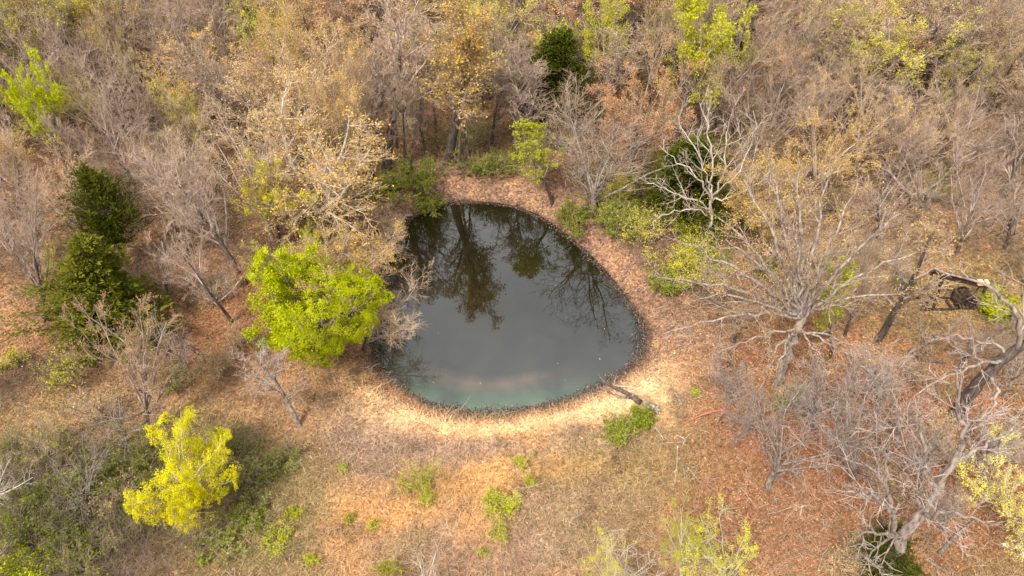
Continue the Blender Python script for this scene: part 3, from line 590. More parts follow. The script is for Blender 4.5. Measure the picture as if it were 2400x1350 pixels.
T('pale', 1000, 1290, 3, 110, 'white leafless sapling cut off by the bottom edge, left of centre', foot=(1000, 1405), style='spread')
T('pale', 1455, 1270, 3, 130, 'white leafless sapling at the bottom edge, between two yellow-green ones', foot=(1465, 1410), style='fan')
T('pale', 20, 1055, 4, 190, 'tangled whitish leafless tree at the lower left edge', foot=(-20, 1200), style='spread')
T('dead', 220, 1050, 4, 170, 'low grey leafless tree in the green thicket, lower left', foot=(210, 1180), style='spread')
T('dead', 280, 940, 4, 150, 'low bare grey tree left of the orange-tipped tree foot', foot=(290, 1035), style='spread')
T('mauve', 170, 100, 11, 220, 'large mauve-twigged bare tree in the upper left', 'the large mauve tree')
T('mauve', 130, -60, 12, 200, 'mauve-grey bare crown touching the top edge in the upper left')
T('mauve', 300, 270, 9, 210, 'hazy grey bare tree above the upper left cedar')
T('mauve', 200, 240, 9, 190, 'mauve bare tree between the large mauve tree and the upper left cedar')
T('tan', 1700, 15, 12, 210, 'broad olive-tan budding crown below the tall yellow-green crown', leafn=4500, style='vase')
T('tan', 2030, 95, 9, 150, 'tan tree with a light grey trunk in the upper right woods', leafn=1500)
for fx, fy, tx, ty, wp in [(880,335,878,60,80),(985,305,985,20,80),(1000,385,1002,150,60),(1022,340,1020,40,70),(1100,392,1102,140,60),(1152,335,1150,70,80),(1168,280,1168,10,80),(1245,335,1243,130,60),(868,405,862,130,70),(828,425,815,180,70),(930,345,930,90,60),(1065,310,1065,40,60),(790,380,775,100,80),(965,395,962,210,50),(1225,290,1225,60,70)]:
    T('tall', tx, ty, 9, wp, foot=(fx, fy), n2=5, n3=5, n4=6, leafn=300, leafs=.09, lf='gold' if wp == 60 else None)
for fx, fy, tx, ty, wp in [(2240,600,2255,400,190),(2352,585,2365,380,180),(2150,525,2165,340,170),(2330,480,2335,270,190),(2060,560,2075,390,150),(2395,700,2410,520,120),(60,640,20,430,160),(440,600,400,430,130),(2250,860,2260,730,150),(400,720,360,560,110)]:
    T('mauve', tx, ty, 7, wp, foot=(fx, fy), style='fan', n4=7, rtw=.008)
for fx, fy, tx, ty, wp in [(1905,1000,1890,850,170),(2160,1150,2175,1000,170),(2310,1110,2325,960,190),(2215,1240,2225,1120,130),(1760,1010,1750,890,130),(2350,930,2365,780,150),(2060,960,2075,830,160),(1700,940,1695,850,110)]:
    T('dead', tx, ty, 5, wp, foot=(fx, fy), style='fan', n3=5)
# ---- trees drawn limb by limb
def limb(pts, y0):
    P = np.array([at_y(a, b, y0+dy) for a, b, dy in pts]); 
    return P
def resample(P, n):
    s = np.concatenate([[0], np.cumsum(np.linalg.norm(np.diff(P, axis=0), axis=1))]); t = np.linspace(0, s[-1], n)
    k = len(P); out = np.stack([np.interp(t, s, P[:, i]) for i in range(3)], -1)
    for _ in range(2): out[1:-1] = .25*out[:-2]+.5*out[1:-1]+.25*out[2:]
    return out, s[-1]
def hero(name, foot, limbs, label, group, bk, tw, land=None, leafn=0, lf=None, leafs=.12, seed=1, cat='tree', n2=9, n3=6, n4=5, r2=.4, a2=.7, t2=.15, rtw=.01, r3=.55, trop=.05):
    """limbs: list of (r0, r1, trunk?, [(px,py,dy)...]) where dy is metres behind the foot"""
    rg = np.random.default_rng(seed); B = at_z(foot[0], foot[1], 0.); zb = gz(B[0], B[1]); O = np.array([B[0], B[1], zb])
    G = {0: [[], [], []], 1: [[], [], []]}
    for r0, r1, tk, pts in limbs:
        P = limb(pts, B[1]) - O; P, ln = resample(P, 14); P[1:-1] += rg.normal(0, .018*min(ln, 4), (12, 3)); 
        g = G[0 if tk else 1]; g[0].append(P); g[1].append(np.linspace(1, 0, 14)**.8*(r0-r1)+r1); g[2].append(ln)
    L0 = tuple(np.array(q) for q in G[0]); L1 = tuple(np.array(q) for q in G[1])
    dat = build(rg, L0, L1, dict(n2=n2, n3=n3, n4=n4, r2=r2, a2=a2, t2=t2, r3=r3, trop=trop), leafn, leafs, M[bk], M[tw], M[lf] if lf else None, rtw=rtw)
    e = place_pair(name, to_mesh(dat, name), tuple(O)); tag(e, label, cat, group)
    SPOTS.append((B[0], B[1], 2.5))
    if land: LAND.append((land, limbs[0][3][-1][0], limbs[0][3][-1][1]))
    return e
# pale sycamore in front of the broad cedar
hero('pale_tree', (1663, 585), [
 (0.144, 0.080, 1, [(1663,590,0),(1666,540,0),(1664,500,0),(1668,455,0)]),
 (0.072, 0.016, 0, [(1668,455,0),(1672,400,.1),(1668,340,.3),(1660,290,.4),(1640,240,.5)]),
 (0.065, 0.016, 0, [(1668,460,0),(1690,430,.3),(1702,380,.5),(1700,320,.8),(1720,250,.8)]),
 (0.065, 0.016, 0, [(1666,475,0),(1700,462,-.4),(1740,455,-.6),(1775,430,-.8),(1810,400,-.8)]),
 (0.065, 0.016, 0, [(1664,490,0),(1630,465,-.3),(1590,460,-.5),(1550,440,-.8),(1515,430,-1)]),
 (0.058, 0.016, 0, [(1666,470,0),(1640,420,-.1),(1610,390,0),(1580,375,.2),(1545,340,.3)]),
 (0.058, 0.016, 0, [(1664,510,0),(1640,490,-.5),(1600,490,-1),(1560,500,-1.4),(1530,520,-1.8)]),
 (0.058, 0.016, 0, [(1667,450,0),(1650,400,.4),(1630,350,.8),(1600,310,1),(1590,270,1.2)]),
 (0.050, 0.016, 0, [(1664,530,0),(1650,560,-.3),(1630,580,-.7),(1600,590,-1),(1570,600,-1.2)]),
 (0.050, 0.016, 0, [(1667,460,0),(1730,410,.6),(1760,350,1),(1770,300,1.2),(1765,260,1.4)])],
 'white-barked bare sycamore spreading its limbs in front of the broad dark cedar', 'pale barked trees', 'barkpale', 'tw_pale', 'the white-barked sycamore', seed=3, n2=7, n3=4, n4=3, rtw=.01)
# the big spreading tree on the right bank
f = [(.26, .16, 1, [(1822,905,0),(1835,860,0),(1850,810,.1),(1872,765,.2),(1885,738,.2)])]
for k, (a, b, dy, r) in enumerate([(1745,420,2,.13),(1800,380,3,.12),(1870,360,3,.13),(1945,380,2.5,.12),(2010,430,2,.12),(2110,500,1,.12),(2150,590,0,.1),(2110,690,-1.5,.09),(1650,480,1.5,.11),(1580,560,.5,.11),(1540,650,-.5,.1),(1640,700,-1.5,.09),(1560,780,-2,.09),(1700,560,0,.1),(1980,560,-1.5,.09),(1860,480,.5,.1)]):
    c0 = (1880, 745); mx_, my_ = c0[0]+(a-c0[0])*.45, c0[1]+(b-c0[1])*.45 - 26
    f.append((r, .022, 0, [(c0[0], c0[1], .2), (c0[0]+(a-c0[0])*.2, c0[1]+(b-c0[1])*.2-12, dy*.2), (mx_, my_, dy*.45), (c0[0]+(a-c0[0])*.75, c0[1]+(b-c0[1])*.75-18, dy*.75), (a, b, dy)]))
for a, b, dy in [(1640,850,-2.5),(1810,905,-2.5),(1940,880,-2.5),(2080,850,-2),(1760,960,-3),(2060,900,-3)]:
    f.append((.06, .02, 0, [(1868, 770, .1), (1868+(a-1868)*.35, 770+(b-770)*.2, dy*.35), (1868+(a-1868)*.75, 770+(b-770)*.6, dy*.75), (a, b, dy)]))
hero('budding_tree', (1822, 900), f, 'big wide-spreading tree with long whitish limbs and small gold buds on the right bank', 'golden budding trees of the woodland', 'barkgrey', 'tw_mauve', 'the big spreading tree', leafn=3200, lf='gold', leafs=.07, seed=4, n2=8, n3=5, n4=5, rtw=.008, r2=.34)
# big dead tree, lower right
hero('dead_tree', (2075, 1352), [
 (.27, .12, 1, [(2072,1365,0),(2100,1290,.1),(2145,1225,.2),(2190,1160,.3),(2225,1095,.4),(2250,1055,.5)]),
 (.13, .02, 0, [(2105,1285,0),(2100,1230,-.4),(2085,1170,-.6),(2060,1110,-.8),(2010,1075,-1)]),
 (.10, .02, 0, [(2095,1200,-.5),(2060,1165,-.8),(2010,1150,-1),(1960,1150,-1.2)]),
 (.10, .025, 0, [(2250,1055,.5),(2256,1010,.5),(2246,960,.6),(2238,900,.8),(2235,860,1)]),
 (.10, .025, 0, [(2190,1160,.3),(2172,1110,.2),(2165,1050,.3),(2168,1000,.3),(2135,950,.4)]),
 (.09, .02, 0, [(2225,1095,.4),(2290,1055,.8),(2350,1020,1.2),(2400,985,1.5)]),
 (.10, .03, 0, [(2150,1220,.2),(2200,1195,-.5),(2260,1210,-1),(2330,1222,-1.4)]),
 (.08, .02, 0, [(2250,1055,.5),(2262,1000,.9),(2280,985,1.1),(2330,975,1.5),(2375,955,1.6)]),
 (.10, .02, 0, [(2120,1260,.1),(2075,1250,-.8),(2040,1240,-1.2),(2005,1260,-1.6)]),
 (.08, .03, 0, [(2160,1195,.2),(2150,1150,-.4),(2135,1120,-.6),(2115,1105,-.8)]),
 (.07, .02, 0, [(2085,1340,-.2),(2050,1325,-.6),(2020,1305,-.9)])],
 'big dead grey tree with leaning broken trunk in the lower right', 'dead grey trees', 'barkgrey', 'deadtw', 'the big dead tree', seed=5, trop=0., n2=6, n3=4, n4=3, rtw=.010, r2=.42)
# thick leaning trunk at the right edge, with the arching limb over the pump jack
hero('dead_tree', (2235, 985), [
 (.36, .22, 1, [(2228,1000,0),(2260,945,0),(2300,890,.1),(2350,845,.2),(2405,805,.3)]),
 (.13, .03, 0, [(2385,825,.3),(2388,765,.2),(2372,715,.2),(2335,680,.3),(2290,660,.4),(2235,645,.5),(2190,628,.6)]),
 (.09, .02, 0, [(2350,845,.2),(2300,850,-1),(2240,870,-1.6),(2180,905,-2),(2140,930,-2.4)]),
 (.09, .02, 0, [(2330,870,.1),(2340,930,-1.2),(2310,990,-2),(2250,1040,-3)]),
 (.08, .02, 0, [(2370,840,.2),(2320,800,1),(2250,790,1.6),(2180,800,2)]),
 (.10, .03, 0, [(2400,810,.3),(2430,740,.6),(2450,640,1),(2440,560,1.2)])],
 'thick dark leaning trunk whose pale limb arches over the rusty pump jack', 'dead grey trees', 'bark', 'deadtw', 'the thick leaning trunk', trop=0., seed=6, n2=5, n3=4, n4=3, rtw=.010, r2=.35)
# fallen crown of grey brush between pump jack and the grey trees
hero('fallen_tree', (2060, 850), [
 (.14, .08, 1, [(2040,850,0),(2100,860,.2),(2160,890,-.1),(2220,905,-.3)]),
 (.08, .02, 0, [(2100,860,.2),(2140,820,.6),(2190,790,.9),(2240,780,1.2)]),
 (.07, .02, 0, [(2160,885,0),(2170,840,.3),(2165,790,.3),(2150,740,.5)]),
 (.07, .02, 0, [(2180,890,0),(2150,930,-.8),(2130,960,-1.2)]),
 (.07, .02, 0, [(2200,900,-.2),(2280,880,0),(2330,880,.3)]),
 (.06, .02, 0, [(2090,860,.2),(2050,880,-.5),(1985,890,-.9)])],
 'fallen grey tree with tangled branches below the pump jack', 'dead grey trees', 'barkgrey', 'tw_mauve', seed=8, n2=7, n3=5, n4=4, rtw=.009, r2=.4)
# twisted white limbs in the upper left
hero('pale_tree', (455, 190), [
 (.18, .10, 1, [(458,250,0),(450,170,0),(436,110,0),(425,60,0)]),
 (.09, .02, 0, [(430,80,0),(400,40,.4),(375,0,.6),(360,-40,.8)]),
 (.08, .02, 0, [(432,100,0),(380,60,-.3),(340,45,-.5),(300,70,-.7)]),
 (.08, .02, 0, [(445,140,0),(380,100,-.4),(320,85,-.6),(230,90,-1)]),
 (.09, .02, 0, [(450,170,0),(400,180,-.8),(360,210,-1.2),(330,240,-1.6)]),
 (.08, .02, 0, [(428,70,0),(460,30,.5),(465,-20,.7)])],
 'twisted white-limbed tree with tan buds in the upper left', 'pale barked trees', 'barkpale', 'tw_tan', 'the twisted white-limbed tree', seed=9, leafn=1800, lf='beige', n2=6, n3=5, n4=4)
# ------------------------------------------------------------------ shrubs and saplings
SG = 'green shrubs of the understorey'
def S(px, py, h, wpx, label, lf='green', leafn=3500, name='shrub', cat='shrub', group=SG, tw='tw_tan', leafs=.10, land=None, **kw):
    sd[0] += 1; B = at_z(px, py, 0.); dep = B[1]*CT+HC*ST; wd = wpx*dep/FPX
    pr = shrub_data(sd[0], h, wd, leafn, lf, tw, leafs, **kw); ms = (mesh(name+'_stems', pr[0], pr[1], pr[6], smooth=True), mesh(name+'_foliage', pr[2], pr[3], pr[7], pr[4], v=pr[5]))
    e = place_pair(name, ms, (B[0], B[1], gz(B[0], B[1])), parts=('stem', 'foliage')); tag(e, label, cat, group)
    mid = to_px(np.array([B[0], B[1], h*.5])); SPOTS.append((B[0], B[1], .3))
    if land: LAND.append((land, float(mid[0]), float(mid[1])))
    if not label: note(e, name, h, *mid)
    return e
S(985, 435, 2.6, 115, 'bright green shrub on the far left bank behind the pond', leafn=6000, lf='green', land='the bright green bank shrub')
S(920, 455, 1.4, 120, 'dull green spreading shrub at the far left corner of the pond', leafn=2200)
S(1165, 408, 1.8, 95, 'small green shrub on the far bank, centre', leafn=3000)
S(1110, 405, 1.4, 70, 'faint green shrub left of the small one on the far bank', leafn=1200)
S(1355, 510, 1.5, 120, 'green shrub at the right end of the far bank', leafn=3500)
S(1430, 530, 2.4, 120, 'green shrub leaning to the water under the sprawling pale tree', lf='green', leafn=4500)
S(1440, 490, 3.2, 110, 'yellow-green shrub under the sprawling pale tree', lf='ygreen', leafn=2200)
S(1500, 575, 2.8, 110, 'yellow-green bush on the right bank left of the sycamore', lf='ygreen', leafn=2200)
S(1480, 545, 2.0, 110, 'deep green bush on the right bank left of the sycamore', leafn=4500)
S(1625, 575, 3.2, 110, 'bright green bush at the foot of the sycamore', lf='lime', leafn=4500)
S(1600, 665, 3.2, 140, 'yellow-green bush on the right bank below the sycamore', lf='ygreen', leafn=5000)
S(1560, 680, 1.4, 80, 'small deep green bush nearest the water on the right bank', leafn=3500)
S(1640, 640, 2.0, 110, 'green bush between the sycamore and the big spreading tree', leafn=3500)
S(1690, 540, 2.6, 130, 'dark green undergrowth bush right of the sycamore trunk', leafn=4500)
S(1503, 995, .85, 48, 'olive green bush growing against the fallen log', leafn=3600, tw='tw_dark', lf='green', land='the bush by the log')
S(1455, 1020, .7, 70, 'thin low green bush lower left of the fallen log', leafn=1200, rtw=.005)
S(1005, 465, 1.0, 70, 'low green bush at the water edge, far left bank', leafn=1500)
S(2330, 735, .8, 90, 'yellow-green patch of leaves under the arching limb', lf='lime', leafn=3000)
S(1800, 640, 1.0, 60, 'small green bush behind the big spreading tree limbs', leafn=1500)
# lower left thicket
for k, (px, py, h, wp, n, lf, lb) in enumerate([(240,1140,1.6,170,3500,'green','green bush left of the lemon yellow tree'),(150,1180,1.8,190,5000,'green','wide green bush in the middle of the lower left thicket'),(60,1290,2.2,190,7000,'green','big dark green bush in the lower left corner'),(190,1300,1.5,170,5000,'green','bright green bush at the foot of the lower left thicket'),(75,1350,1.2,110,5000,'lime','bright green low bush at the bottom edge, far left'),(260,1250,1.2,140,3500,'green','low green bush below and left of the lemon yellow tree'),(545,1060,1.6,120,3500,'green','green bush right of the lemon yellow tree, upper one'),(585,1130,1.3,120,2500,'green','dull green bush right of the lemon yellow tree, middle one'),(600,1210,.9,110,1800,'green','low green bush right of the lemon yellow tree, lowest one'),(510,1280,.8,120,1600,'green','thin green bush below the lemon yellow tree'),(660,1090,.8,90,1100,'green','thin green bush on the open grass, left'),(340,1200,1.0,120,2500,'green','bush under the left side of the lemon yellow tree'),(330,1080,1.6,140,2500,'green','bush behind the left side of the lemon yellow tree'),(130,1090,1.4,150,2600,'green','bush at the upper edge of the lower left thicket'),(420,890,1.2,100,1600,'green','low green bush beside the grey leafless tree'),(180,880,2.0,130,2600,'ygreen','pale yellow-green bush left of the orange-tipped tree'),(30,860,1.0,60,1800,'lemon','bright yellow-green sprig at the left edge')]):
    S(px, py, h, wp, lb, lf=lf, leafn=int(n*.6), leafs=.08, tw='tw_brown')
# saplings on the open grass
SP = 'green saplings on the open grass'
for px, py, h, wp, n, lb in [(985,1140,1.9,85,2200,'small green sapling tree on the open grass, left of centre'),(998,1168,.7,38,700,'low green sprout at the foot of the small green sapling tree'),(1222,1095,.8,45,900,'green sprout on the grass straight below the pond'),(1241,1140,.7,28,900,'narrow green sprout just below another on the central grass'),(1155,1190,.7,50,700,'left one of the green sprouts clustered low on the central grass'),(1200,1205,.8,50,1100,'right one of the green sprouts clustered low on the central grass'),(1167,1258,.9,50,1100,'lowest of the green sprouts clustered on the central grass'),(733,1318,.6,34,900,'green sprout near the bottom edge, left of centre'),(690,1205,.5,34,900,'green sprout on the grass right of the lemon yellow tree'),(652,1268,.5,70,800,'wide low green sprout right of the lemon yellow tree'),(804,1100,.5,24,450,'tiny green sprout below and right of the small leafless tree'),(817,1220,.5,24,450,'tiny green sprout left of the green sprout cluster'),(1133,1300,.5,22,450,'tiny green sprout near the bottom edge, centre'),(920,1345,.9,60,900,'green sprout at the bottom edge beside the white leafless sapling'),(1160,1160,.5,26,400,'tiny green sprout just above the green sprout cluster'),(1630,925,.4,22,400,'tiny green sprout on the pale bank right of the log'),(876,1235,.4,24,300,'tiny faded green sprout in the gold grass left of centre')]:
    S(px, py, h, wp, lb, lf=['lime', 'ygreen', 'lime'][int(px*7+py) % 3], tw='tw_tan', leafn=int(n*1.2), name='sapling', cat='sapling', group=SP, leafs=.05, stems=12 if wp < 60 else 16, spread_a=.45, rtw=.005)
# ------------------------------------------------------------------ the rest of the wood: shared meshes, one object per tree
VAR = {}
def variants(kind, n, **kw):
    VAR[kind] = []
    for _ in range(n):
        sd[0] += 1; VAR[kind].append(to_mesh(fit(tree_data(kind, sd[0], **kw), 10., kw.get('wd', 6.3)), NAME[kind])) if not kw.get('wd') else None
variants('mauve', 6); variants('tall', 3); variants('tan', 4); variants('gold', 3); variants('peach', 2); variants('ygreen', 2)
rg = np.random.default_rng(2024)
def weights(px, py):
    if py < 420:
        if px < 520: return dict(mauve=.52, tall=.15, tan=.18, peach=.08, gold=.05, ygreen=.06)
        if px < 1130: return dict(mauve=.22, tall=.15, tan=.25, peach=.1, gold=.12, ygreen=.06)
        if px < 1600: return dict(mauve=.4, tall=.15, tan=.22, peach=.1, gold=.05, ygreen=.08)
        return dict(mauve=.48, tall=.14, tan=.22, peach=.1, gold=.04, ygreen=.06)
    return dict(mauve=.45, tan=.4, peach=.05, gold=.07, ygreen=.03)
no_tree = [(860,440),(1270,430),(1400,540),(1560,700),(1640,760),(1640,860),(1700,960),(1760,1150),(1900,1400),(330,1400),(480,1130),(520,950),(560,860),(800,720)]
Bs = [(x, y, r) for x, y, r in SPOTS]; made = 0
for tr in range(45000):
    v_ = rg.random(); py = -50 + 1350*v_; px = rg.uniform(-110, 2510); B = at_z(px, py, 0.)
    # keep density even per square metre of ground
    if rg.random() > (B[1]/84.)**2*1.15 + .1: continue
    if inside(np.array([px]), np.array([py]), no_tree)[0]: continue
    if pond_dist(np.array([B[0]]), np.array([B[1]]))[0] < 2.5: continue
    sp = 2.25 if py < 300 else (2.7 if py < 600 else 3.7)
    if any((B[0]-x)**2+(B[1]-y)**2 < (sp*.5+r*.6)**2*1.15 for x, y, r in Bs): continue
    cx, cy = to_px(np.array([B[0], B[1], 5.])); 
    if any(B[1] < pyy+.5 and abs(cx-qx) < qr*.6+40 and abs(cy-qy) < qr*.6+65 for qx, qy, qr, pyy in PROT): continue
    W = weights(px, py); k = list(W)[rg.choice(len(W), p=np.array(list(W.values()))/sum(W.values()))]
    h = rg.uniform(8.5, 13.5) if py < 330 else (rg.uniform(6, 10.) if py < 600 else rg.uniform(3, 5.5))
    if 700 < px < 1500 and py > 230: h *= .7
    if px > 2150 and 600 < py < 800: continue
    pair = VAR[k][rg.integers(0, len(VAR[k]))]; s = h/10; wz = s*rg.uniform(.85, 1.25)
    e = place_pair(NAME[k], pair, (B[0], B[1], gz(B[0], B[1])), rg.random()*6.28, (wz, wz, s), rg.normal(0, .05)); tag(e, None, 'tree', GRP[k])
    mid = to_px(np.array([B[0], B[1], h*.6])); note(e, k, h, *mid); Bs.append((B[0], B[1], sp*.5)); made += 1
    if made >= 390: break
print('fill trees', made, 'attempts', tr)
# brown brushy understorey shrubs (shared meshes)
SV = []
for q in range(4):
    sd[0] += 1; pr = shrub_data(sd[0], 2.2, 2.6, 900 if q else 2500, 'beige' if q else 'green', ['tw_tan', 'tw_mauve'][q % 2], .08, 22, .6); SV.append((mesh('brush_stems', pr[0], pr[1], pr[6], smooth=True), mesh('brush_foliage', pr[2], pr[3], pr[7], pr[4], v=pr[5])))
made = 0
for tr in range(4000):
    py = rg.uniform(60, 1330); px = rg.uniform(-60, 2460); B = at_z(px, py, 0.)
    if rg.random() > (B[1]/75.)**1.6 + .12: continue
    if inside(np.array([px]), np.array([py]), no_tree)[0] or pond_dist(np.array([B[0]]), np.array([B[1]]))[0] < 1.6: continue
    if any((B[0]-x)**2+(B[1]-y)**2 < 1.4**2 for x, y, r in Bs): continue
    q = int(rg.integers(0, 4)); s = rg.uniform(.7, 1.3)*(.75 if py > 600 else 1.1)
    e = place_pair('shrub', SV[q], (B[0], B[1], gz(B[0], B[1])), rg.random()*6.28, (s, s, s*rg.uniform(.8, 1.2)), 0, ('stem', 'foliage')); tag(e, None, 'shrub', 'brushy understorey shrubs')
    mid = to_px(np.array([B[0], B[1], 1.])); note(e, 'brush' if q else 'gbrush', s, *mid); Bs.append((B[0], B[1], .7)); made += 1
    if made >= 110: break
# ------------------------------------------------------------------ logs, sticks, tape, pump jack
def tube_obj(name, runs, m, parent=None, k=8, smooth=True):
    gs = []
    for P, r in runs:
        P = np.array(P, float); P, ln = resample(P, 12); r = np.interp(np.linspace(0, 1, 12), np.linspace(0, 1, len(r)), r); gs.append((P[None], r[None]))
    VV, FF, off = [], [], 0
    V, F = tubes(gs, k)
    # close the ends with small fans (as quads)
    V = list(map(tuple, V)); F = [tuple(q) for q in F]
    for g in range(len(gs)):
        for e_ in (0, 11):
            base = (g*12+e_)*k; F.append(tuple(base+j for j in range(k)))
    me = bpy.data.meshes.new(name); me.from_pydata(V, [], F); me.materials.append(m)
    for p in me.polygons: p.use_smooth = smooth and len(p.vertices) == 4
    return link(name, me, parent)
def gp(px, py, up=0.):
    B = at_z(px, py, 0.); d = pond_dist(np.array([B[0]]), np.array([B[1]]))[0]
    z = max(gz(B[0], B[1]), WZ)
    B = at_z(px, py, z+up); return B
lg = bpy.data.objects.new('fallen_log', None); C.collection.objects.link(lg); O = gp(1480, 930); lg.location = O; tag(lg, 'weathered fallen log lying from the pond edge up the pale bank', 'log')
def rel(pts): return [np.array(gp(a, b, u))-O for a, b, u in pts]
tube_obj('trunk', [(rel([(1411,893,.12),(1440,908,.16),(1470,922,.2),(1500,943,.22)]), [.06,.09,.13,.16])], M['bark'], lg, 10)
tube_obj('branch', [(rel([(1402,905,.05),(1425,918,.08),(1455,932,.1),(1475,932,.15)]), [.03,.05,.07,.08])], M['barkgrey'], lg)
tube_obj('branch', [(rel([(1436,905,.1),(1470,906,.2),(1500,912,.12),(1530,917,.05)]), [.05,.035,.03,.015])], M['barkpale'], lg)
tube_obj('stub', [(rel([(1482,928,.3),(1487,922,.6)]), [.07,.04])], M['barkgrey'], lg)
rt = bpy.data.objects.new('tree_stump', None); C.collection.objects.link(rt); O = gp(1535, 958); rt.location = O; tag(rt, 'grey upturned root stump at the dry end of the fallen log', 'stump')
tube_obj('stump_wood', [(rel([(1510,945,.2),(1535,958,.25)]), [.17,.22]), (rel([(1535,958,.25),(1545,950,.6)]), [.12,.03]), (rel([(1535,958,.25),(1548,962,.45)]), [.11,.03]), (rel([(1535,958,.2),(1542,970,.2)]), [.1,.03])], M['barkgrey'], rt, 8)
tube_obj('root', [(rel([(1535,960,.15),(1530,972,.1),(1540,978,.02)]), [.09,.05,.02])], M['barkgrey'], rt)
FB = 'fallen branches scattered on the ground'
for pts, r, m, lb in [
 ([(1582,921),(1592,935),(1601,955)], .07, 'barkgrey', 'short dark and white broken branch on the pale bank right of the log'),
 ([(1527,872),(1548,893)], .05, 'barkgrey', 'straight stick on the pale bank above the fallen log'),
 ([(1536,1002),(1550,1020),(1556,1032)], .04, 'barkpale', 'forked pale stick below the root stump'),
 ([(1559,1038),(1600,1036)], .03, 'barkpale', 'thin pale stick lying level below the root stump'),
 ([(1588,1046),(1586,1100),(1581,1135)], .035, 'barkpale', 'long thin pale branch lying upright in the picture on the right grass'),
 ([(1585,1020),(1606,1028),(1598,1050)], .025, 'barkpale', 'bent thin stick below the red tape'),
 ([(1610,1095),(1625,1110),(1640,1130)], .03, 'barkpale', 'thin curved stick on the grass right of the long thin branch'),
 ([(1748,1100),(1752,1120),(1760,1133)], .025, 'barkpale', 'little curved stick left of the drooping grey tree'),
 ([(1875,1210),(1880,1185),(1900,1185)], .035, 'barkpale', 'crossed pale stick in the red leaf litter'),
 ([(1755,1282),(1770,1300)], .03, 'barkpale', 'thick pale stick at the bottom, right of the wispy tree'),
 ([(1870,1297),(1895,1288)], .03, 'barkgrey', 'small stick low on the leaf litter left of the dead tree'),
 ([(2005,1302),(2035,1325),(2062,1342)], .09, 'barkgrey', 'grey branch lying left of the foot of the big dead tree'),
 ([(2170,1310),(2200,1330),(2240,1350)], .07, 'barkgrey', 'thick branch lying right of the young cedar'),
 ([(2200,1300),(2240,1255),(2290,1215)], .1, 'barkgrey', 'mossy leaning log right of the big dead tree'),
 ([(1155,977),(1220,962),(1232,955)], .02, 'barkgrey', 'thin dark stick on the near shore of the pond'),
 ([(440,812),(470,828),(508,845)], .11, 'bark', 'dark fallen branch right of the grey leafless tree'),
 ([(480,690),(500,680)], .06, 'barkgrey', 'small log in the left leaf litter below the tree with red tape'),
 ([(1600,724),(1640,722)], .04, 'bark', 'dark stick on the bare right bank'),
 ([(0,245),(40,236),(78,246)], .2, 'bark', 'dark fallen trunk at the upper left edge'),
 ([(2130,820),(2170,845),(2215,850)], .12, 'bark', 'dark fallen trunk under the grey brush near the pump jack'),
 ([(1530,745),(1550,720),(1580,700)], .025, 'barkpale', 'thin pale twig on the right bank beside the yellow-green bush'),
 ([(2275,815),(2310,800),(2345,815)], .06, 'barkpale', 'pale bent branch under the arching limb')]:
    P = [gp(a, b, r*.8+(.02 if i % 2 == 0 else .08)) for i, (a, b) in enumerate(pts)]; O = P[0].copy()
    runs = [([q-O for q in P], [r, r*.8, r*.45])]
    if len(P) > 2: runs.append(([P[1]-O, (P[1]-O)+np.array([.25, .2, .1])*np.sign(r*31 % 1-.5)*(1+r*5)], [r*.5, r*.2]))
    o = tube_obj('fallen_branch', runs, M[m], None, 6); o.location = O; tag(o, lb, 'branch', FB)
# pink-red marking tape
def flatmat(name, col, rough=.5, metal=0., noise=None):
    m, t, b = mat(name); b.inputs['Roughness'].default_value = rough; b.inputs['Metallic'].default_value = metal
    if noise:
        c = N(t, 'ShaderNodeTexCoord'); n = N(t, 'ShaderNodeTexNoise'); n.inputs['Scale'].default_value = 6; n.inputs['Detail'].default_value = 6
        r = ramp(t, [noise, col], [.4, .62]); t.links.new(c.outputs['Object'], n.inputs['Vector']); t.links.new(n.outputs['Fac'], r.inputs[0]); t.links.new(r.outputs[0], b.inputs['Base Color'])
    else: b.inputs['Base Color'].default_value = (*col, 1)
    return m
TAPE = flatmat('red_tape', (.72, .17, .14), .5)
TAPE2 = flatmat('dark_red_tape', (.45, .03, .03), .5)
def ribbon(name, P, wd, m, parent=None):
    P = np.array(P); n = len(P); T_ = np.gradient(P, axis=0); s = nrm(np.cross(T_, UP+.2*np.array([0, 1, 0])))*wd/2; tw = np.linspace(0, 1, n)[:, None]
    s = s*(1-.3*np.sin(tw*9)) + UP*np.sin(tw*7)*wd*.3; th = nrm(np.cross(T_, s))*.006
    V = np.concatenate([P-s+th, P+s+th, P+s-th, P-s-th]); F = []
    for a in range(4):
        for i in range(n-1): b = (a+1) % 4; F.append((a*n+i, a*n+i+1, b*n+i+1, b*n+i))
    return link(name, mesh(name, V, F, [m]), parent)
A = gp(1605, 991, .15); B = gp(1692, 962, .35); tt = np.linspace(0, 1, 14)[:, None]; P = A*(1-tt)+B*tt; P[:, 2] += .22*np.sin(tt[:, 0]*3.1)
e = bpy.data.objects.new('marking_tape', None); C.collection.objects.link(e); e.location = B; tag(e, 'pinkish red marking tape stretched from a thin post over the leaf litter', 'tape')
ribbon('strip', P-B, .06, TAPE, e); ang = np.linspace(0, 12, 24); ribbon('knot', np.stack([.09*np.cos(ang)*(1-ang/30), .09*np.sin(ang)*(1-ang/30), ang*.012-.05], -1), .06, TAPE, e)
S_ = gp(1678, 995); o = tube_obj('post', [([np.zeros(3), np.array([.12, .1, .5]), np.array([.28, .05, 1.0]), np.array([.45, .1, 1.9])], [.045, .04, .03, .015])], M['barkgrey']); o.location = S_; tag(o, 'thin leaning grey stem that holds the red tape', 'stake')
Bt = at_z(574, 662, 0.); tb = np.array([Bt[0], Bt[1], gz(Bt[0], Bt[1])]); T0 = at_y(372, 305, Bt[1])-tb; u_ = T0/T0[2]
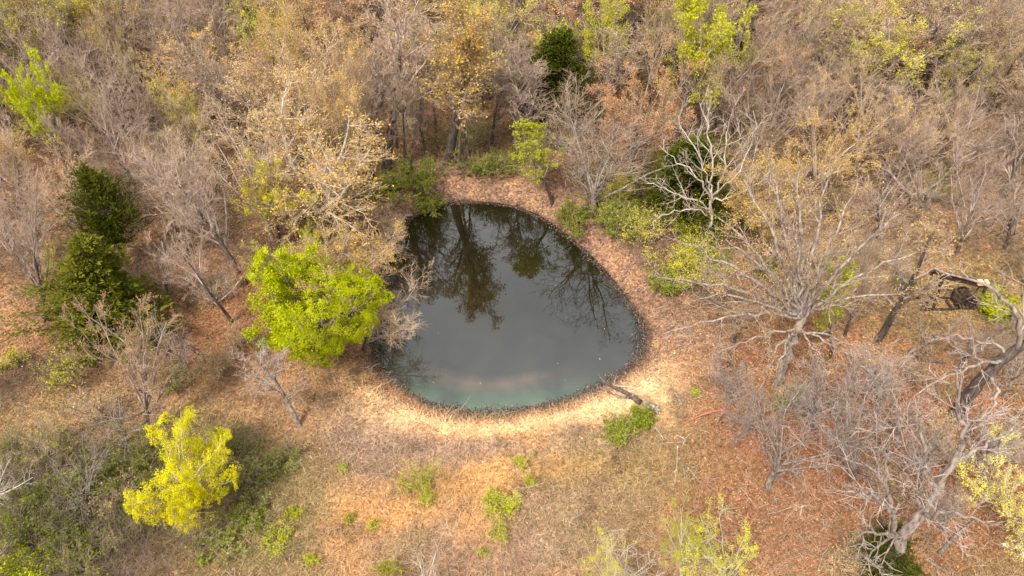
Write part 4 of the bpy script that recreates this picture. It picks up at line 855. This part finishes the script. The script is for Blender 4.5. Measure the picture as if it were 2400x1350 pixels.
ang = np.linspace(0, 20, 60); hh = .3+ang*.055; rr_ = .21
P = u_[None]*hh[:, None]+np.stack([rr_*np.cos(ang), rr_*np.sin(ang), 0*ang], -1)
o = ribbon('marking_tape', P, .05, TAPE2); o.location = tb; tag(o, 'dark red tape wound round the foot of the leaning bare tree', 'tape')
P = np.array([[.22, -.1, 1.0], [.26, -.16, .7], [.3, -.14, .4], [.36, -.2, .12]]); o2 = ribbon('tail', P, .06, TAPE, o)
# scrap of litter
sc = gp(2352, 1276, .05); g_ = np.array([(math.cos(a)*.14*(.7+.5*math.sin(a*3+1)), math.sin(a)*.09*(.8+.3*math.cos(a*5)), .04*math.sin(a*4)) for a in np.linspace(0, 6.28, 16, endpoint=False)])
V = np.concatenate([g_, g_*.55+[0, 0, .07], g_*[1, 1, .5]-[0, 0, .03]]); F = [(i, (i+1) % 16, 16+(i+1) % 16, 16+i) for i in range(16)]+[(32+i, 32+(i+1) % 16, (i+1) % 16, i) for i in range(16)]
wme = bpy.data.meshes.new('litter_scrap'); wme.from_pydata([tuple(q) for q in V], [], F+[tuple(range(16, 32)), tuple(range(47, 31, -1))]); wme.materials.append(flatmat('crumpled_white', (.8, .8, .78))); o = link('litter_scrap', wme); o.location = sc; tag(o, 'small crumpled white scrap on the leaves at the lower right edge', 'litter')
# ---- derelict pump jack
RUST = flatmat('dark_rusted_iron', (.075, .035, .022), .8, .2, (.02, .012, .01)); ORG = flatmat('orange_rust', (.55, .17, .04), .8, .0, (.25, .07, .02)); PALE = flatmat('flaked_orange_paint', (.75, .38, .16), .7, 0, (.80, .58, .38))
import bmesh
def beam(name, segs, m, parent):
    """segs: (a, b, width, height): square-section bars"""
    bm = bmesh.new()
    for a, b, wv, hv in segs:
        a, b = np.array(a, float), np.array(b, float); t_ = nrm(b-a); s = nrm(np.cross(t_, UP)) if abs(t_[2]) < .95 else np.array([1., 0, 0]); u = np.cross(s, t_)
        q = [bm.verts.new(tuple(p+s*wv/2*i+u*hv/2*j)) for p in (a, b) for i, j in ((-1, -1), (1, -1), (1, 1), (-1, 1))]
        for f_ in ((0, 3, 2, 1), (4, 5, 6, 7), (0, 1, 5, 4), (1, 2, 6, 5), (2, 3, 7, 6), (3, 0, 4, 7)): bm.faces.new([q[i] for i in f_])
    bmesh.ops.bevel(bm, geom=bm.edges[:], offset=.012, segments=1, affect='EDGES'); bmesh.ops.recalc_face_normals(bm, faces=bm.faces[:])
    me = bpy.data.meshes.new(name); bm.to_mesh(me); bm.free(); me.materials.append(m); return link(name, me, parent)
PB = at_z(2205, 712, 0.); pj = bpy.data.objects.new('pump_jack', None); C.collection.objects.link(pj); pj.location = (PB[0], PB[1], gz(PB[0], PB[1])); tag(pj, 'derelict rusty oil pump jack with tilted walking beam', 'pump jack')
def pj_at(px, py, dy=0.): return at_y(px, py, PB[1]+dy)-np.array(pj.location)
hA, hB = pj_at(2170, 634, -.1), pj_at(2308, 668, .3); ax = nrm(hB-hA)
top = hA+(hB-hA)*.3
LAND.append(('the pump jack', 2235, 660)); 
# walking beam as an I-section: web and two flanges
beam('walking_beam', [(hA, hB, .06, .30), (hA+UP*.165, hB+UP*.165, .34, .035), (hA-UP*.165, hB-UP*.165, .34, .035)], RUST, pj)
for dx, dy in ((-.5, -.45), (-.5, .45), (.12, -.4), (.12, .4)):
    beam('leg', [(top+[0, dy*.15, -.16], np.array([top[0]+dx, dy, .1]), .12, .12)], RUST, pj)
beam('cross_brace', [((top[0]-.33, -.32, .9), (top[0]+.06, -.3, .9), .06, .06), ((top[0]-.33, .32, .9), (top[0]+.06, .3, .9), .06, .06)], RUST, pj)
beam('skid', [((top[0]-.7, -.5, .06), (top[0]+3.2, -.5, .06), .16, .16), ((top[0]-.7, .5, .06), (top[0]+3.2, .5, .06), .16, .16), ((top[0]-.5, -.6, .12), (top[0]-.5, .6, .12), .14, .1), ((top[0]+1.2, -.6, .12), (top[0]+1.2, .6, .12), .14, .1), ((top[0]+2.8, -.6, .12), (top[0]+2.8, .6, .12), .14, .1)], RUST, pj)
# horse head: curved plate hanging from the front of the beam
bm = bmesh.new(); prof = [(.18, .18), (.18, -.25), (.02, -.62), (-.18, -.62), (-.33, -.3), (-.36, .0), (-.28, .22)]
for sgn_ in (-1,):
    a = [bm.verts.new((hA[0]+x_, hA[1]-.11, hA[2]+z_)) for x_, z_ in prof]; b = [bm.verts.new((hA[0]+x_, hA[1]+.11, hA[2]+z_)) for x_, z_ in prof]
bm.faces.new(a); bm.faces.new(b[::-1])
for i in range(len(prof)): j = (i+1) % len(prof); bm.faces.new((a[i], b[i], b[j], a[j]))
bmesh.ops.recalc_face_normals(bm, faces=bm.faces[:]); me = bpy.data.meshes.new('horse_head'); bm.to_mesh(me); bm.free(); me.materials.append(ORG); link('horse_head', me, pj)
tube_obj('cable', [([hA+[-.34, 0, -.1], hA+[-.42, 0, -.5], hA+[-.5, .02, -1.0]], [.018, .018, .018])], RUST, pj, 5)
beam('counterweight', [(hB+[-.45, -.25, .28], hB+[-.45, .1, .28], .32, .26), (hB+[-.05, -.25, .25], hB+[-.05, .1, .25], .2, .28)], PALE, pj)
beam('pitman_arm', [(hB+[.1, -.05, -.1], hB+[.12, -.1, -.55], .14, .16), (hB+[.1, .3, -.1], (hB[0]-.4, .35, .6), .08, .08)], RUST, pj)
gbx = np.array([top[0]+1.9, 0, .55]); beam('gearbox', [(gbx-[.45, 0, 0], gbx+[.45, 0, 0], .7, .7), (gbx+[-.3, 0, .4], gbx+[.3, 0, .4], .5, .2)], RUST, pj)
for s_ in (-1, 1):
    bm = bmesh.new(); nn = 20; o_ = gbx+np.array([.1, s_*.5, 0])
    rings_ = [[bm.verts.new((o_[0]+r*math.cos(a), o_[1]+dyy, o_[2]+r*math.sin(a))) for a in np.arange(nn)*2*math.pi/nn] for r, dyy in ((.5, -.05), (.5, .05), (.38, .05), (.38, -.05))]
    for q_ in range(4):
        for i in range(nn): j = (i+1) % nn; A_, B_ = rings_[q_], rings_[(q_+1) % 4]; bm.faces.new((A_[i], A_[j], B_[j], B_[i]))
    bmesh.ops.recalc_face_normals(bm, faces=bm.faces[:]); me = bpy.data.meshes.new('wheel'); bm.to_mesh(me); bm.free(); me.materials.append(RUST); wo_ = link('wheel', me, pj)
    beam('spoke', [(o_-[.4, 0, 0], o_+[.4, 0, 0], .05, .06), (o_-[0, 0, .4], o_+[0, 0, .4], .05, .06)], RUST, wo_)
# ------------------------------------------------------------------ labels for the trees and shrubs placed by rule
WORD = dict(mauve='bare mauve-grey tree', tall='tall slender bare tree', tan='tan budding tree', gold='gold budding tree', peach='orange budding tree', ygreen='yellow-green tree', brush='brown twiggy shrub', gbrush='green tinged shrub', cedar='cedar', dead='grey leafless tree', pale='pale bare tree', goldtall='gold budding tree', lime='lime green tree')
LM = [(nm, px, py) for nm, px, py in LAND]
LM += [('the far bank of the pond', 1150, 430), ('the left side of the pond', 860, 620), ('the right side of the pond', 1540, 700), ('the top left corner', 0, 0), ('the top right corner', 2400, 0), ('the middle of the left edge', 0, 450), ('the lower left corner', 0, 1350), ('the middle of the right edge', 2400, 450), ('the lower right corner', 2400, 1350), ('the top edge at its middle', 1200, 0)]
LM = [l for l in LM if -20 < l[1] < 2420]
LM = [(a, min(max(b, 0), 2400), min(max(c, 0), 1350)) for a, b, c in LM]
DIRS = ['right of', 'lower right of', 'below', 'lower left of', 'left of', 'upper left of', 'above', 'upper right of']
ORD = ['nearest', 'second', 'third', 'fourth', 'fifth', 'sixth', 'seventh', 'eighth', 'ninth', 'tenth', 'eleventh', 'twelfth']
bk = {}
for o, kind, sz, px, py in things:
    ds = [(math.hypot(px-b, (py-c)*1.2), a, b, c) for a, b, c in LM]; d_, a, b, c = min(ds)
    s8 = int(round(math.atan2(py-c, px-b)/(math.pi/4))) % 8
    bk.setdefault((kind, a, s8), []).append((d_, o))
for (kind, a, s8), lst in bk.items():
    lst.sort(key=lambda q: q[0])
    for i, (d_, o) in enumerate(lst):
        pre = '' if len(lst) == 1 else ('nearest ' if i == 0 else ORD[min(i, 11)]+' nearest ')
        o['label'] = f'{pre}{WORD[kind]} {DIRS[s8]} {a}'
